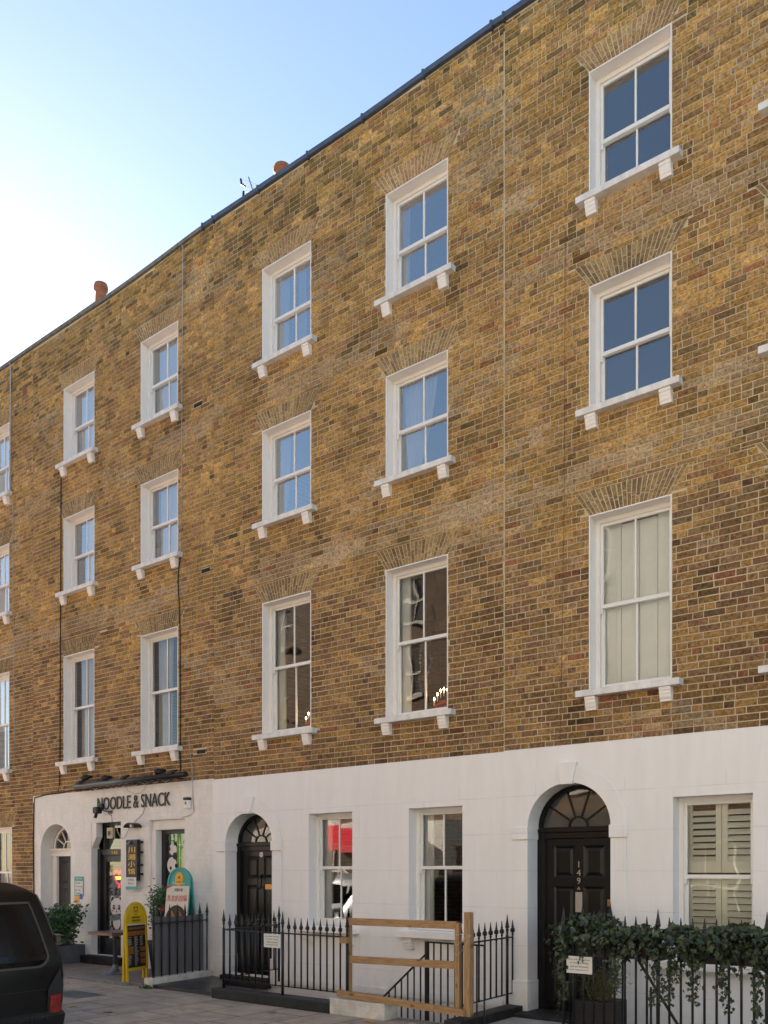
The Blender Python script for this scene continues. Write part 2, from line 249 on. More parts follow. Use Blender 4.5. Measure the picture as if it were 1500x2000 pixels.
# ------------------------------------------------------------------ mesh builder
WPOS = {}
class MB:
    def __init__(s): s.v = []; s.f = []; s.m = []; s.c = []; s.mats = []; s.smooth = []
    def mi(s, m):
        if m not in s.mats: s.mats.append(m)
        return s.mats.index(m)
    def face(s, pts, m=0, col=None, smooth=False):
        b = len(s.v); s.v.extend(pts); s.f.append(tuple(range(b, b+len(pts)))); s.m.append(m); s.c.append(col); s.smooth.append(smooth)
    def mesh(s, vs, fs, m=0, smooth=False, col=None):
        b = len(s.v); s.v.extend(vs)
        for q in fs: s.f.append(tuple(b+i for i in q)); s.m.append(m); s.c.append(col); s.smooth.append(smooth)
    def box(s, x0, x1, y0, y1, z0, z1, m=0, col=None):
        if x0 > x1: x0, x1 = x1, x0
        if y0 > y1: y0, y1 = y1, y0
        if z0 > z1: z0, z1 = z1, z0
        v = [(x0, y0, z0), (x1, y0, z0), (x1, y1, z0), (x0, y1, z0), (x0, y0, z1), (x1, y0, z1), (x1, y1, z1), (x0, y1, z1)]
        s.mesh(v, [(0, 3, 2, 1), (4, 5, 6, 7), (0, 1, 5, 4), (1, 2, 6, 5), (2, 3, 7, 6), (3, 0, 4, 7)], m, col=col)
    def prism_x(s, poly, x0, x1, m=0):      # poly of (y,z) extruded along x
        n = len(poly); v = [(x0, y, z) for y, z in poly]+[(x1, y, z) for y, z in poly]
        fs = [tuple(range(n)), tuple(range(2*n-1, n-1, -1))]+[(i+n, (i+1) % n+n, (i+1) % n, i) for i in range(n)]
        s.mesh(v, fs, m)
    def prism_y(s, poly, y0, y1, m=0, caps=True):      # poly of (x,z), counter-clockwise from the street, y0 = front
        n = len(poly); v = [(x, y0, z) for x, z in poly]+[(x, y1, z) for x, z in poly]
        fs = [(i+n, (i+1) % n+n, (i+1) % n, i) for i in range(n)]
        if caps: fs = [tuple(range(n)), tuple(range(2*n-1, n-1, -1))]+fs
        s.mesh(v, fs, m)
    def band(s, outer, inner, y0, y1, m=0):   # strip between two (x,z) polylines with thickness
        n = len(outer)
        for i in range(n-1):
            a, b_, c, d = outer[i], outer[i+1], inner[i+1], inner[i]
            s.prism_y([a, b_, c, d], y0, y1, m)
    def tube(s, pts, r, n=8, m=0, caps=True):
        pts = [Vector(p) for p in pts]; rings = []
        up = Vector((0, 0, 1)); base = len(s.v)
        for i, p in enumerate(pts):
            t = (pts[min(i+1, len(pts)-1)]-pts[max(i-1, 0)]).normalized()
            a = t.cross(up if abs(t.z) < .95 else Vector((1, 0, 0))).normalized(); b = t.cross(a)
            rr = r[i] if isinstance(r, (list, tuple)) else r
            for k in range(n):
                an = 2*math.pi*(k+.5)/n; q = p+(a*math.cos(an)+b*math.sin(an))*rr; s.v.append(tuple(q))
        for i in range(len(pts)-1):
            for k in range(n):
                k2 = (k+1) % n
                s.f.append((base+i*n+k, base+(i+1)*n+k, base+(i+1)*n+k2, base+i*n+k2)); s.m.append(m); s.c.append(None); s.smooth.append(n > 5)
        if caps:
            s.f.append(tuple(base+k for k in range(n))); s.m.append(m); s.c.append(None); s.smooth.append(False)
            e = base+(len(pts)-1)*n; s.f.append(tuple(e+k for k in range(n-1, -1, -1))); s.m.append(m); s.c.append(None); s.smooth.append(False)
    def lathe(s, prof, c=(0, 0, 0), n=12, m=0):
        s.tube([(c[0], c[1], c[2]+z) for r, z in prof], [max(r, .0005) for r, z in prof], n, m)
    def disc_y(s, x, z, rx, rz, y, th=.004, n=20, m=0):
        s.prism_y([(x+rx*math.cos(2*math.pi*k/n), z+rz*math.sin(2*math.pi*k/n)) for k in range(n)], y-th, y, m)
    def build(s, name, mats=None, parent=None, origin=None, bevel=0):
        me = bpy.data.meshes.new(name)
        if not s.v: raise Exception('empty '+name)
        loc = parent is not None and parent.get('_local')
        if origin is None:
            xs = [p[0] for p in s.v]; ys = [p[1] for p in s.v]; zs = [p[2] for p in s.v]
            origin = ((min(xs)+max(xs))/2, (min(ys)+max(ys))/2, min(zs))
        me.from_pydata([(p[0]-origin[0], p[1]-origin[1], p[2]-origin[2]) for p in s.v], [], s.f)
        ml = mats if mats is not None else s.mats
        if not isinstance(ml, (list, tuple)): ml = [ml]
        for q in ml: me.materials.append(M[q] if isinstance(q, str) else q)
        me.polygons.foreach_set('material_index', s.m); me.polygons.foreach_set('use_smooth', s.smooth)
        if any(c is not None for c in s.c):
            ca = me.color_attributes.new('Col', 'FLOAT_COLOR', 'CORNER'); buf = []
            for fc, c in zip(s.f, s.c):
                c = c or (1, 1, 1); buf.extend((c[0], c[1], c[2], 1)*len(fc))
            ca.data.foreach_set('color', buf)
        me.update()
        o = bpy.data.objects.new(name, me); COL.objects.link(o)
        place(o, origin, parent)
        if bevel:
            bm = o.modifiers.new('edge', 'BEVEL'); bm.width = bevel; bm.segments = 2; bm.limit_method = 'ANGLE'
        return o
def place(o, origin, parent):
    WPOS[o.name] = Vector(origin)
    if parent is not None:
        o.parent = parent
        o.location = Vector(origin)-WPOS[parent.name]
        if parent.get('_local'): o['_local'] = 1
    else: o.location = origin
def tag(o, label, cat, group=None):
    o['label'] = label; o['category'] = cat
    if group: o['group'] = group
    return o
def thing(name, loc, label, cat, group=None, rot=None):
    o = bpy.data.objects.new(name, None); o.empty_display_size = .2; COL.objects.link(o); o.location = loc
    WPOS[o.name] = Vector(loc)
    if rot is not None: o.rotation_euler = (0, 0, rot); o['_local'] = 1; WPOS[o.name] = Vector((0, 0, 0))
    tag(o, label, cat, group); return o
def structure(o): o['kind'] = 'structure'; return o
def copy_tree(o, parent=None):
    c = o.copy(); COL.objects.link(c); c.parent = parent
    for ch in list(o.children): copy_tree(ch, c)
    return c
def text(name, body, m, parent, x0, x1, z0, z1, y, th=.004, keep=False, rot=0.0, bold=0.0, mirror=False):
    cu = bpy.data.curves.new(name, 'FONT'); cu.body = body; cu.align_x = 'LEFT'; cu.extrude = .5; cu.offset = bold; cu.resolution_u = 3
    t = bpy.data.objects.new('tmp', cu); COL.objects.link(t)
    dg = bpy.context.evaluated_depsgraph_get(); me = bpy.data.meshes.new_from_object(t.evaluated_get(dg)); bpy.data.objects.remove(t)
    if not len(me.vertices): return None
    xs = [v.co.x for v in me.vertices]; ys = [v.co.y for v in me.vertices]
    ax, bx, ay, by = min(xs), max(xs), min(ys), max(ys)
    kx = (x1-x0)/max(bx-ax, 1e-4); kz = (z1-z0)/max(by-ay, 1e-4)
    if keep: kx = kz = min(kx, kz)
    cx = (x0+x1)/2; cz = (z0+z1)/2
    for v in me.vertices:
        u = (v.co.x-(ax+bx)/2)*kx*(-1 if mirror else 1); w = (v.co.y-(ay+by)/2)*kz; dep = -th if v.co.z > 0 else 0
        u, w = u*math.cos(rot)-w*math.sin(rot), u*math.sin(rot)+w*math.cos(rot)
        v.co = (u, dep, w)
    me.materials.clear(); me.materials.append(M[m]); me.name = name
    o = bpy.data.objects.new(name, me); COL.objects.link(o); place(o, (cx, y, cz), parent); return o
def arc(xc, zs, a, b, n=18, a0=0, a1=math.pi):
    return [(xc+a*math.cos(a0+(a1-a0)*k/n), zs+b*math.sin(a0+(a1-a0)*k/n)) for k in range(n+1)]

# ------------------------------------------------------------------ world, sun, camera
w = bpy.data.worlds.new('World'); SC.world = w; w.use_nodes = True
nt = w.node_tree; bg = nt.nodes['Background']; sky = nt.nodes.new('ShaderNodeTexSky'); sky.sky_type = 'NISHITA'; sky.sun_disc = False
SUN_AZ = 66.0; SUN_EL = 22.5     # degrees left of the terrace's normal, and above the horizon
sky.sun_elevation = R(SUN_EL); sky.sun_rotation = R(-SUN_AZ); sky.air_density = 1.0; sky.dust_density = .22; sky.ozone_density = .7; sky.altitude = 50
nt.links.new(sky.outputs[0], bg.inputs[0]); bg.inputs[1].default_value = .056
sd = Vector((-math.sin(R(SUN_AZ))*math.cos(R(SUN_EL)), math.cos(R(SUN_AZ))*math.cos(R(SUN_EL)), math.sin(R(SUN_EL))))
sl = bpy.data.lights.new('sun', 'SUN'); sl.energy = 5.0; sl.angle = R(.55); sl.color = (1, .90, .77)
so = bpy.data.objects.new('sun', sl); COL.objects.link(so); so.rotation_euler = sd.to_track_quat('Z', 'Y').to_euler(); so.location = (-30, 20, 30)
cam = bpy.data.cameras.new('camera'); co = bpy.data.objects.new('camera', cam); COL.objects.link(co); SC.camera = co
co.location = (0, -D, 1.7); co.rotation_euler = (R(90), 0, TH)
cam.sensor_fit = 'VERTICAL'; cam.sensor_height = 36; cam.sensor_width = 27; cam.lens = 36*f/2000; cam.shift_y = .35; cam.clip_end = 3000; cam.clip_start = .05
SC.view_settings.view_transform = 'Standard'; SC.view_settings.look = 'None'; SC.view_settings.gamma = 1; SC.view_settings.exposure = 2.33
SC.render.resolution_x = 768; SC.render.resolution_y = 1024

# ------------------------------------------------------------------ brickwork
SILLS = []
PATCH = [(*on_y(1440, 722), .42, .16), (*on_y(1040, 868), .30, .13), (*on_y(1010, 400), .25, .16), (*on_y(1200, 905), .5, .10), (*on_y(900, 1010), .5, .12), (*on_y(660, 1090), .9, .12), (*on_y(1075, 960), .45, .12)]
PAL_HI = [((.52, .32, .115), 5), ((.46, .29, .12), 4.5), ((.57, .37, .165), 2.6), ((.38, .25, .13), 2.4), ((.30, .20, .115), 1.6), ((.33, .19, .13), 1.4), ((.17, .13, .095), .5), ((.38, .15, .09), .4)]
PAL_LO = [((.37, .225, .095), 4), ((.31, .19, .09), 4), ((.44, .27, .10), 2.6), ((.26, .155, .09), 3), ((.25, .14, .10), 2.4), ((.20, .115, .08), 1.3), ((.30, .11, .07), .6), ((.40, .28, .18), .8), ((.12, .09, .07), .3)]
def pick(pal):
    t = random.random()*sum(p[1] for p in pal)
    for c, q in pal:
        t -= q
        if t <= 0: return c
    return pal[0][0]
def brick_col(x, z, top):
    n = noise.noise(Vector((x*.35, 0, z*.35)))
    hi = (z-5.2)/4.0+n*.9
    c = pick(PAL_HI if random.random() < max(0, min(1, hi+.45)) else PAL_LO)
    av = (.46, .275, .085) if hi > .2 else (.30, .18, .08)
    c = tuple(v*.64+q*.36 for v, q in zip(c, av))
    k = random.uniform(.78, 1.2)
    # soot below the coping and beneath sills, in patches
    s = noise.noise(Vector((x*.9+3, 5, z*1.4)))+noise.noise(Vector((x*2.7, 9, z*3)))*.5
    d = top-z
    soot = max(0, 1-d/1.25)*.5+max(0, s-.25)*.6
    if s > -.15: soot += max(0, 1-abs(d-.9)/.9)*.35
    if random.random() < soot*.8: k *= random.uniform(.5, .8); g = (.95, 1.02, 1.0)
    else: g = (1, 1, 1)
    c = tuple(v*k*q for v, q in zip(c, g))
    for (wa, wb, wz) in SILLS:
        if wz-.85 < z < wz-.07 and min(abs(x-wa+.16), abs(x-wb-.16)) < .09+.05*noise.noise(Vector((x*3, z*2, wz))) and random.random() < .75: k2 = random.uniform(.5, .8); c = tuple(v*k2 for v in c)
    if noise.noise(Vector((x*1.6, z*1.6, 40))) > .36 and random.random() < .6: c = tuple(v*.62 for v in c)
    bd = min(abs(z-6.3-.12*noise.noise(Vector((x*.7, 1, 1)))), abs(z-8.95-.1*noise.noise(Vector((x*.6, 4, 1)))))
    if bd < .16 and noise.noise(Vector((x*.5, z*.3, 77))) > -.12 and random.random() < .85: c = tuple(v*.4+q*.6 for v, q in zip(c, (.44, .33, .225)))
    for (qx, qz, ra, rb) in PATCH:
        if ((x-qx)/ra)**2+((z-qz)/rb)**2 < 1+.8*noise.noise(Vector((x*4, z*6, 2))) and random.random() < .85: c = tuple(v*.35+q*.65 for v, q in zip(c, (.56, .43, .30)))
    # lime-bleached patches
    b = noise.noise(Vector((x*.6+9, 2, z*1.1)))
    if b > .33 and random.random() < .55:
        c = tuple(v*.55+q*.45 for v, q in zip(c, (.46, .37, .27)))
    return (c[0]*1.06, c[1]*1.0, c[2]*.86)
def zw(x, z): return z+.007*noise.noise(Vector((x*.5, 3, z*.8)))+.0025*noise.noise(Vector((x*2.5, 7, z)))
def add_brick(mb, xs, z0, z1, yb, pro, mi, col, inset=.0022, jit=.0016):
    bl, br, tr_, tl = xs
    if min(br-bl, tr_-tl) < .012 or z1-z0 < .012: return
    j = lambda: random.uniform(-jit, jit)
    h = pro*random.uniform(.55, 1.35)
    B = [(bl, yb, zw(bl, z0)), (br, yb, zw(br, z0)), (tr_, yb, zw(tr_, z1)), (tl, yb, zw(tl, z1))]
    i = inset
    F = [(bl+i+j(), yb-h+j()*.5, zw(bl, z0)+i+j()), (br-i+j(), yb-h+j()*.5, zw(br, z0)+i+j()), (tr_-i+j(), yb-h+j()*.5, zw(tr_, z1)-i+j()), (tl+i+j(), yb-h+j()*.5, zw(tl, z1)-i+j())]
    b = len(mb.v); mb.v.extend(B+F)
    for q in ((4, 5, 6, 7), (0, 1, 5, 4), (1, 2, 6, 5), (2, 3, 7, 6), (3, 0, 4, 7)):
        mb.f.append(tuple(b+k for k in q)); mb.m.append(mi); mb.c.append(col); mb.smooth.append(False)
CH = .0762; J = .0115
def courses(mb, x0, x1, z0, ztopf, rects, traps, yb=0.0, pro=.0075, mi=1, colf=None, painted=False):
    """Flemish bond with slips; rects=(xl,xr,zb,zt); traps=(xl,xr,zb,zt,spread) for the gauged arches."""
    zmax = max(ztopf(x0+(x1-x0)*k/20) for k in range(21)); n = int((zmax-z0)/CH)+1
    for r in range(n):
        a = z0+r*CH+J/2; b = a+CH-J
        x = x0-(r % 2)*.171-random.choice((0, 0, .114, .057))
        k = r % 2
        while x < x1:
            kind = k % 2
            if random.random() < .13: kind = 1-kind
            ln = (.228 if kind == 0 else .114)
            if random.random() < .02: ln = .06
            ln *= random.uniform(.985, 1.015); k += 1
            xl, xr = max(x+J/2, x0), min(x+ln-J/2, x1); x += ln
            if xr-xl < .02: continue
            zt = b; mid = (xl+xr)/2
            lim = ztopf(mid)
            if a > lim-.02: continue
            zt = min(zt, lim); zb = a
            pcs = [(xl, xr, xr, xl, zb, zt)]
            for (ra, rb, rc, rd) in rects:
                out = []
                for (p0, p1, p2, p3, q0, q1) in pcs:
                    lo, hi = min(p0, p3), max(p1, p2)
                    if hi <= ra or lo >= rb or q1 <= rc or q0 >= rd: out.append((p0, p1, p2, p3, q0, q1)); continue
                    if q1-rd > .018 and q0 < rd: 
                        out.append((max(p0, p0), p1, p2, p3, rd+J*.6, q1))
                        q1 = rd-.001
                    if rc-q0 > .018 and q1 > rc:
                        out.append((p0, p1, p2, p3, q0, rc-J*.6)); q0 = rc
                    if q1-q0 < .02: continue
                    if lo < ra: out.append((p0, min(p1, ra-J*.3), min(p2, ra-J*.3), p3, q0, q1))
                    if hi > rb: out.append((max(p0, rb+J*.3), p1, p2, max(p3, rb+J*.3), q0, q1))
                pcs = out
            for (ra, rb, rc, rd, sp) in traps:
                out = []
                for (p0, p1, p2, p3, q0, q1) in pcs:
                    lo, hi = min(p0, p3), max(p1, p2)
                    if hi <= ra-sp or lo >= rb+sp or q1 <= rc+.01 or q0 >= rd: out.append((p0, p1, p2, p3, q0, q1)); continue
                    if q1 > rd:
                        if q1-rd > .018: out.append((p0, p1, p2, p3, rd+J*.6, q1))
                        q1 = rd-.001
                    if q1-q0 < .02: continue
                    g0 = sp*max(0, (q0-rc))/(rd-rc); g1 = sp*(q1-rc)/(rd-rc)
                    l0, l1, r0, r1 = ra-g0-J, ra-g1-J, rb+g0+J, rb+g1+J
                    if lo < l0: out.append((p0, min(p1, l0), min(p2, l1), min(p3, l1-.01), q0, q1))
                    if hi > r0: out.append((max(p0, r0), p1, max(p2, r1+.01), max(p3, r1), q0, q1))
                pcs = out
            for (p0, p1, p2, p3, q0, q1) in pcs:
                if q1-q0 < .018 or p1-p0 < .012: continue
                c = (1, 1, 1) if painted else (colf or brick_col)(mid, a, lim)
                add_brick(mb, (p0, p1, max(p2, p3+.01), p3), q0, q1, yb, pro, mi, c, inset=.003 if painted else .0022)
def gauged_arch(mb, xl, xr, z0, z1, sp, mi, hue):
    n = 21
    for k in range(n):
        t0, t1 = k/n, (k+1)/n
        g = .0050
        b0, b1 = xl+(xr-xl)*t0+g, xl+(xr-xl)*t1-g
        u0, u1 = xl-sp+(xr-xl+2*sp)*t0+g*1.3, xl-sp+(xr-xl+2*sp)*t1-g*1.3
        cut = random.choice((.36, .64)) if k % 2 else random.choice((.5, .3))
        lerp = lambda a, b, t: a+(b-a)*t
        for (s0, s1) in ((0, cut), (cut, 1)):
            e = .014
            q0 = s0+(e if s0 > 0 else 0); q1 = s1-(e if s1 < 1 else 0)
            k2 = random.uniform(.82, 1.1)
            c = random.choice(hue); c = tuple(v*k2 for v in c)
            add_brick(mb, (lerp(b0, u0, q0), lerp(b1, u1, q0), lerp(b1, u1, q1), lerp(b0, u0, q1)), lerp(z0, z1, q0), lerp(z0, z1, q1), 0, .004, mi, c, inset=.0015, jit=.0006)
def plate(mb, x0, x1, z0, ztopf, holes, y, mi=0, step=None):
    xs = {x0, x1}; zs = set()
    for h in holes: xs |= {h[0], h[1]}; zs |= {h[2], h[3]}
    if step:
        q = x0
        while q < x1: xs.add(q); q += step
    xs = sorted(v for v in xs if x0 <= v <= x1); zs = sorted(z for z in zs if z > z0)
    for a, b in zip(xs[:-1], xs[1:]):
        if b-a < 1e-5: continue
        tops = (ztopf(a), ztopf(b)); zz = [z0]+[z for z in zs if z < min(tops)-1e-4]
        for i, z in enumerate(zz):
            zn = zz[i+1] if i+1 < len(zz) else None
            mid = (a+b)/2; zm = (z+zn)/2 if zn else z+1e-3
            if any(h[0] < mid < h[1] and h[2] < zm < h[3] for h in holes): continue
            if zn: mb.face([(a, y, z), (b, y, z), (b, y, zn), (a, y, zn)], mi)
            else: mb.face([(a, y, z), (b, y, z), (b, y, tops[1]), (a, y, tops[0])], mi)
def spandrel(mb, xl, xr, zs, zt, y, mi=0, n=20):
    xc = (xl+xr)/2; a = (xr-xl)/2; b = zt-zs; P = arc(xc, zs, a, b, n)
    for p, q in zip(P[:-1], P[1:]): mb.face([(q[0], y, q[1]), (p[0], y, p[1]), (p[0], y, zt), (q[0], y, zt)], mi)
def arch_reveal(mb, xl, xr, zb, zs, zt, y0, y1, mi=0, n=20):
    P = [(xr, zb)]+arc((xl+xr)/2, zs, (xr-xl)/2, zt-zs, n)+[(xl, zb)]
    for p, q in zip(P[:-1], P[1:]): mb.face([(p[0], y0, p[1]), (p[0], y1, p[1]), (q[0], y1, q[1]), (q[0], y0, q[1])], mi)

# ------------------------------------------------------------------ sash window
def bracket(mb, x0, x1, zt, y0=0.0, k=1.0):
    P = [(y0, zt), (y0-.095*k, zt), (y0-.095*k, zt-.035), (y0-.084*k, zt-.042), (y0-.086*k, zt-.07), (y0-.076*k, zt-.088), (y0-.072*k, zt-.115), (y0-.058*k, zt-.135), (y0-.056*k, zt-.158), (y0, zt-.158)]
    mb.prism_x(P, x0, x1)
def sash_window(house, xl, xr, zb, zt, label=None, yf=0.0, ratio=.5, bars=1, glass='glass', cover=None, proud=.006, deep=.15, sill=True, sillmat='stone', lining=True, rail_z=None, sillext=.135, silly=.115, sillz=None, brk=True):
    w_ = MB()
    if lining:
        t = .014
        w_.box(xl-t, xl, yf-proud, deep+.06, zb-.02, zt+t); w_.box(xr, xr+t, yf-proud, deep+.06, zb-.02, zt+t); w_.box(xl, xr, yf-proud, deep+.06, zt, zt+t)
    a = .038
    w_.box(xl, xl+a, deep, deep+.10, zb, zt); w_.box(xr-a, xr, deep, deep+.10, zb, zt); w_.box(xl+a, xr-a, deep, deep+.10, zt-a, zt); w_.box(xl+a, xr-a, deep+.005, deep+.12, zb, zb+.022)
    w_.box(xl+a, xl+a+.012, deep-.006, deep+.012, zb+.022, zt-a); w_.box(xr-a-.012, xr-a, deep-.006, deep+.012, zb+.022, zt-a); w_.box(xl+a, xr-a, deep-.004, deep+.012, zt-a-.012, zt-a)
    win = w_.build('window', 'reveal', house)
    if label: win['label'] = label
    X0, X1, Z0, Z1 = xl+a, xr-a, zb+.022, zt-a
    zm = rail_z if rail_z else Z0+(Z1-Z0)*ratio
    s = .045
    up = MB(); y0, y1 = deep+.018, deep+.052
    up.box(X0, X0+s, y0, y1, zm-.02, Z1); up.box(X1-s, X1, y0, y1, zm-.02, Z1); up.box(X0+s, X1-s, y0, y1, Z1-s, Z1); up.box(X0+s, X1-s, y0, y1, zm-.02, zm+.025)
    for hx in (X0+.002, X1-s+.002): up.prism_x([(y0, zm-.02), (y0, zm-.075), (y0+.01, zm-.085), (y0+.025, zm-.06), (y1, zm-.02)][::-1], hx, hx+s-.008)
    for k in range(bars):
        xc = X0+(X1-X0)*(k+1)/(bars+1); up.box(xc-.011, xc+.011, y0+.002, y1-.003, zm+.025, Z1-s)
    up.build('sash', 'white', win, bevel=.003)
    lo = MB(); y2, y3 = deep+.056, deep+.09
    lo.box(X0, X0+s, y2, y3, Z0, zm+.02); lo.box(X1-s, X1, y2, y3, Z0, zm+.02); lo.box(X0+s, X1-s, y2, y3, Z0, Z0+.075); lo.box(X0+s, X1-s, y2, y3, zm-.018, zm+.02)
    for k in range(bars):
        xc = X0+(X1-X0)*(k+1)/(bars+1); lo.box(xc-.011, xc+.011, y2+.002, y3-.003, Z0+.075, zm-.018)
    lo.build('sash', 'white', win, bevel=.003)
    p = MB()
    for (pa, pb, py) in ((zm, Z1-s+.01, (y0+y1)/2), (Z0+.07, zm, (y2+y3)/2)):
        for k in range(bars+1):
            qa = X0+s-.01+(X1-X0-2*s+.02)*k/(bars+1); qb = X0+s-.01+(X1-X0-2*s+.02)*(k+1)/(bars+1)
            t1, t2, t3 = [random.uniform(-.0035, .0035) for _ in range(3)]
            p.face([(qa, py+t1, pa), (qb, py+t2, pa), (qb, py+t3, pb), (qa, py+t1+t3-t2, pb)])
    p.build('pane', glass, win)
    if sill:
        sz = sillz if sillz else zb
        sm = MB(); sm.box(xl-sillext, xr+sillext, yf-silly, deep+.05, sz-.075, sz, 0)
        sm.build('sill', sillmat, win, bevel=.005)
        if brk:
            for bx in (xl-.03, xr-.10):
                b = MB(); bracket(b, bx, bx+.13, sz-.0755, yf); b.build('bracket', 'reveal', win, bevel=.003)
    iy = deep+.13
    def curtain_strip(x0, x1, x0b, x1b, z0, z1, m, y=iy+.06, folds=9):
        c = MB(); nx, nz = folds*6, 10; b = 0
        for j in range(nz+1):
            t = j/nz; a0 = x0+(x0b-x0)*t**1.5; a1 = x1+(x1b-x1)*t**1.5
            for i in range(nx+1):
                u = i/nx; c.v.append((a0+(a1-a0)*u, y+.018*math.sin(u*folds*2*math.pi+t), z1+(z0-z1)*t))
        for j in range(nz):
            for i in range(nx):
                q = j*(nx+1)+i; c.f.append((q, q+nx+1, q+nx+2, q+1)); c.m.append(0); c.c.append(None); c.smooth.append(True)
        return c.build('curtain', m, win)
    if cover:
        for cv in cover:
            if cv[0] == 'blind':
                c = MB(); c.box(X0+cv[1]*(X1-X0), X1, iy, iy+.004, Z0+cv[2]*(Z1-Z0), Z1); c.build('blind', cv[3], win)
            elif cv[0] == 'curtain': curtain_strip(X0+cv[1]*(X1-X0), X0+cv[2]*(X1-X0), X0+cv[3]*(X1-X0), X0+cv[4]*(X1-X0), zb, zt, 'curtain')
            elif cv[0] == 'liner':    # folded shutter against the inner jamb
                c = MB(); c.box(X0-.01, X0+cv[1], iy, iy+.03, zb, zt); c.box(X0+.02, X0+cv[1]-.02, iy-.004, iy, zb+.1, zt-.1); c.build('shutter', 'shutter', win)
            elif cv[0] == 'shutters':
                n = 4; wd = (X1-X0)/n
                for k in range(n):
                    c = MB(); xa, xb = X0+k*wd+.003, X0+(k+1)*wd-.003
                    zt2 = zt-.03-(.035 if k in (1, 2) else 0)
                    c.box(xa, xb, iy, iy+.02, zb, zt2)
                    if k in (0, 3):
                        for (pa, pb) in ((zb+.1, zb+.95), (zb+1.05, zb+1.6), (zb+1.7, zt2-.08)):
                            c.box(xa+.05, xb-.05, iy-.005, iy, pa, pb)
                    c.build('shutter', 'shutter', win, bevel=.002)
            elif cv[0] == 'louvres':
                for (za, zc) in ((zm+.045, zt-.01), (zb, zm-.01)):
                    for k in range(2):
                        c = MB(); xa = X0+k*(X1-X0)/2+.003; xb = xa+(X1-X0)/2-.006; s2 = .06
                        c.box(xa, xa+s2, iy, iy+.03, za, zc, 0); c.box(xb-s2, xb, iy, iy+.03, za, zc, 0); c.box(xa+s2, xb-s2, iy, iy+.03, zc-.07, zc, 0); c.box(xa+s2, xb-s2, iy, iy+.03, za, za+(.13 if za > zm else .05), 0)
                        z = za+(.13 if za > zm else .05)+.03
                        tilt = .3 if (k == 0 and za > zm) else .12
                        while z < zc-.08:
                            c.mesh([(xa+s2, iy+.0-.02, z-.035), (xb-s2, iy-.02, z-.035), (xb-s2, iy+.035, z+.03-tilt*.04), (xa+s2, iy+.035, z+.03-tilt*.04), (xa+s2, iy-.017, z-.028), (xb-s2, iy-.017, z-.028)], [(0, 1, 2, 3), (0, 4, 5, 1), (4, 3, 2, 5)], 0)
                            z += .072 if za > zm else .072
                        c.build('shutter', 'louvre', win)
    return win

def panel_door(house, x0, x1, z0, z1, y, m='black', rows=((.05, .28), (.33, .62), (.67, .93)), name='door', stile=.11):
    d = MB(); d.box(x0, x1, y, y+.045, z0, z1)
    H = z1-z0; xm = (x0+x1)/2
    hs = []
    for (a, b) in rows:
        za, zc = z1-b*H, z1-a*H
        for (pa, pb) in ((x0+stile, xm-stile/2), (xm+stile/2, x1-stile)):
            e = .028
            # sunk moulding ring and raised field
            d.mesh([(pa, y-.014, za), (pb, y-.014, za), (pb, y-.014, zc), (pa, y-.014, zc), (pa+e, y-.001, za+e), (pb-e, y-.001, za+e), (pb-e, y-.001, zc-e), (pa+e, y-.001, zc-e)],
                   [(0, 1, 5, 4), (1, 2, 6, 5), (2, 3, 7, 6), (3, 0, 4, 7)])
            g = e+.035
            d.mesh([(pa+e, y-.002, za+e), (pb-e, y-.002, za+e), (pb-e, y-.002, zc-e), (pa+e, y-.002, zc-e), (pa+g, y-.013, za+g), (pb-g, y-.013, za+g), (pb-g, y-.013, zc-g), (pa+g, y-.013, zc-g)],
                   [(0, 1, 5, 4), (1, 2, 6, 5), (2, 3, 7, 6), (3, 0, 4, 7), (4, 5, 6, 7)])
            hs.append((pa, pb, za, zc))
    xs = sorted({x0, x1}|{v for h in hs for v in h[:2]}); zs = sorted({z0, z1}|{v for h in hs for v in h[2:]})
    for a, b in zip(xs[:-1], xs[1:]):
        for p, q in zip(zs[:-1], zs[1:]):
            if any(h[0] < (a+b)/2 < h[1] and h[2] < (p+q)/2 < h[3] for h in hs): continue
            d.face([(a, y-.014, p), (b, y-.014, p), (b, y-.014, q), (a, y-.014, q)])
    return d.build(name, m, house)
def fanlight(house, xc, zs, a, b, y, m='black', nb=6, r=.26):
    o = MB(); w_ = .05
    P = arc(xc, zs, a, b, 24); Q = arc(xc, zs+.0, a-w_, b-w_, 24)
    o.band(P, Q, y, y+.05); o.box(xc-a, xc+a, y, y+.05, zs-.045, zs)
    o.band(arc(xc, zs, a*r+.018, b*r+.018, 16), arc(xc, zs, a*r-.006, b*r-.006, 16), y+.005, y+.03)
    for k in range(1, nb):
        an = math.pi*k/nb; t = .011
        p = (xc+math.cos(an)*a*r, zs+math.sin(an)*b*r); q = (xc+math.cos(an)*(a-w_+.01), zs+math.sin(an)*(b-w_+.01)); nx, nz = -math.sin(an)*t, math.cos(an)*t
        o.prism_y([(p[0]-nx, p[1]-nz), (q[0]-nx, q[1]-nz), (q[0]+nx, q[1]+nz), (p[0]+nx, p[1]+nz)][::1], y+.008, y+.03)
    win = o.build('fanlight', m, house)
    g = MB(); A = arc(xc, zs, a-w_+.005, b-w_+.005, 24)
    for p, q in zip(A[:-1], A[1:]): g.face([(xc, y+.02, zs), (p[0], y+.02, p[1]), (q[0], y+.02, q[1])])
    g.build('pane', 'glassold', win); return win

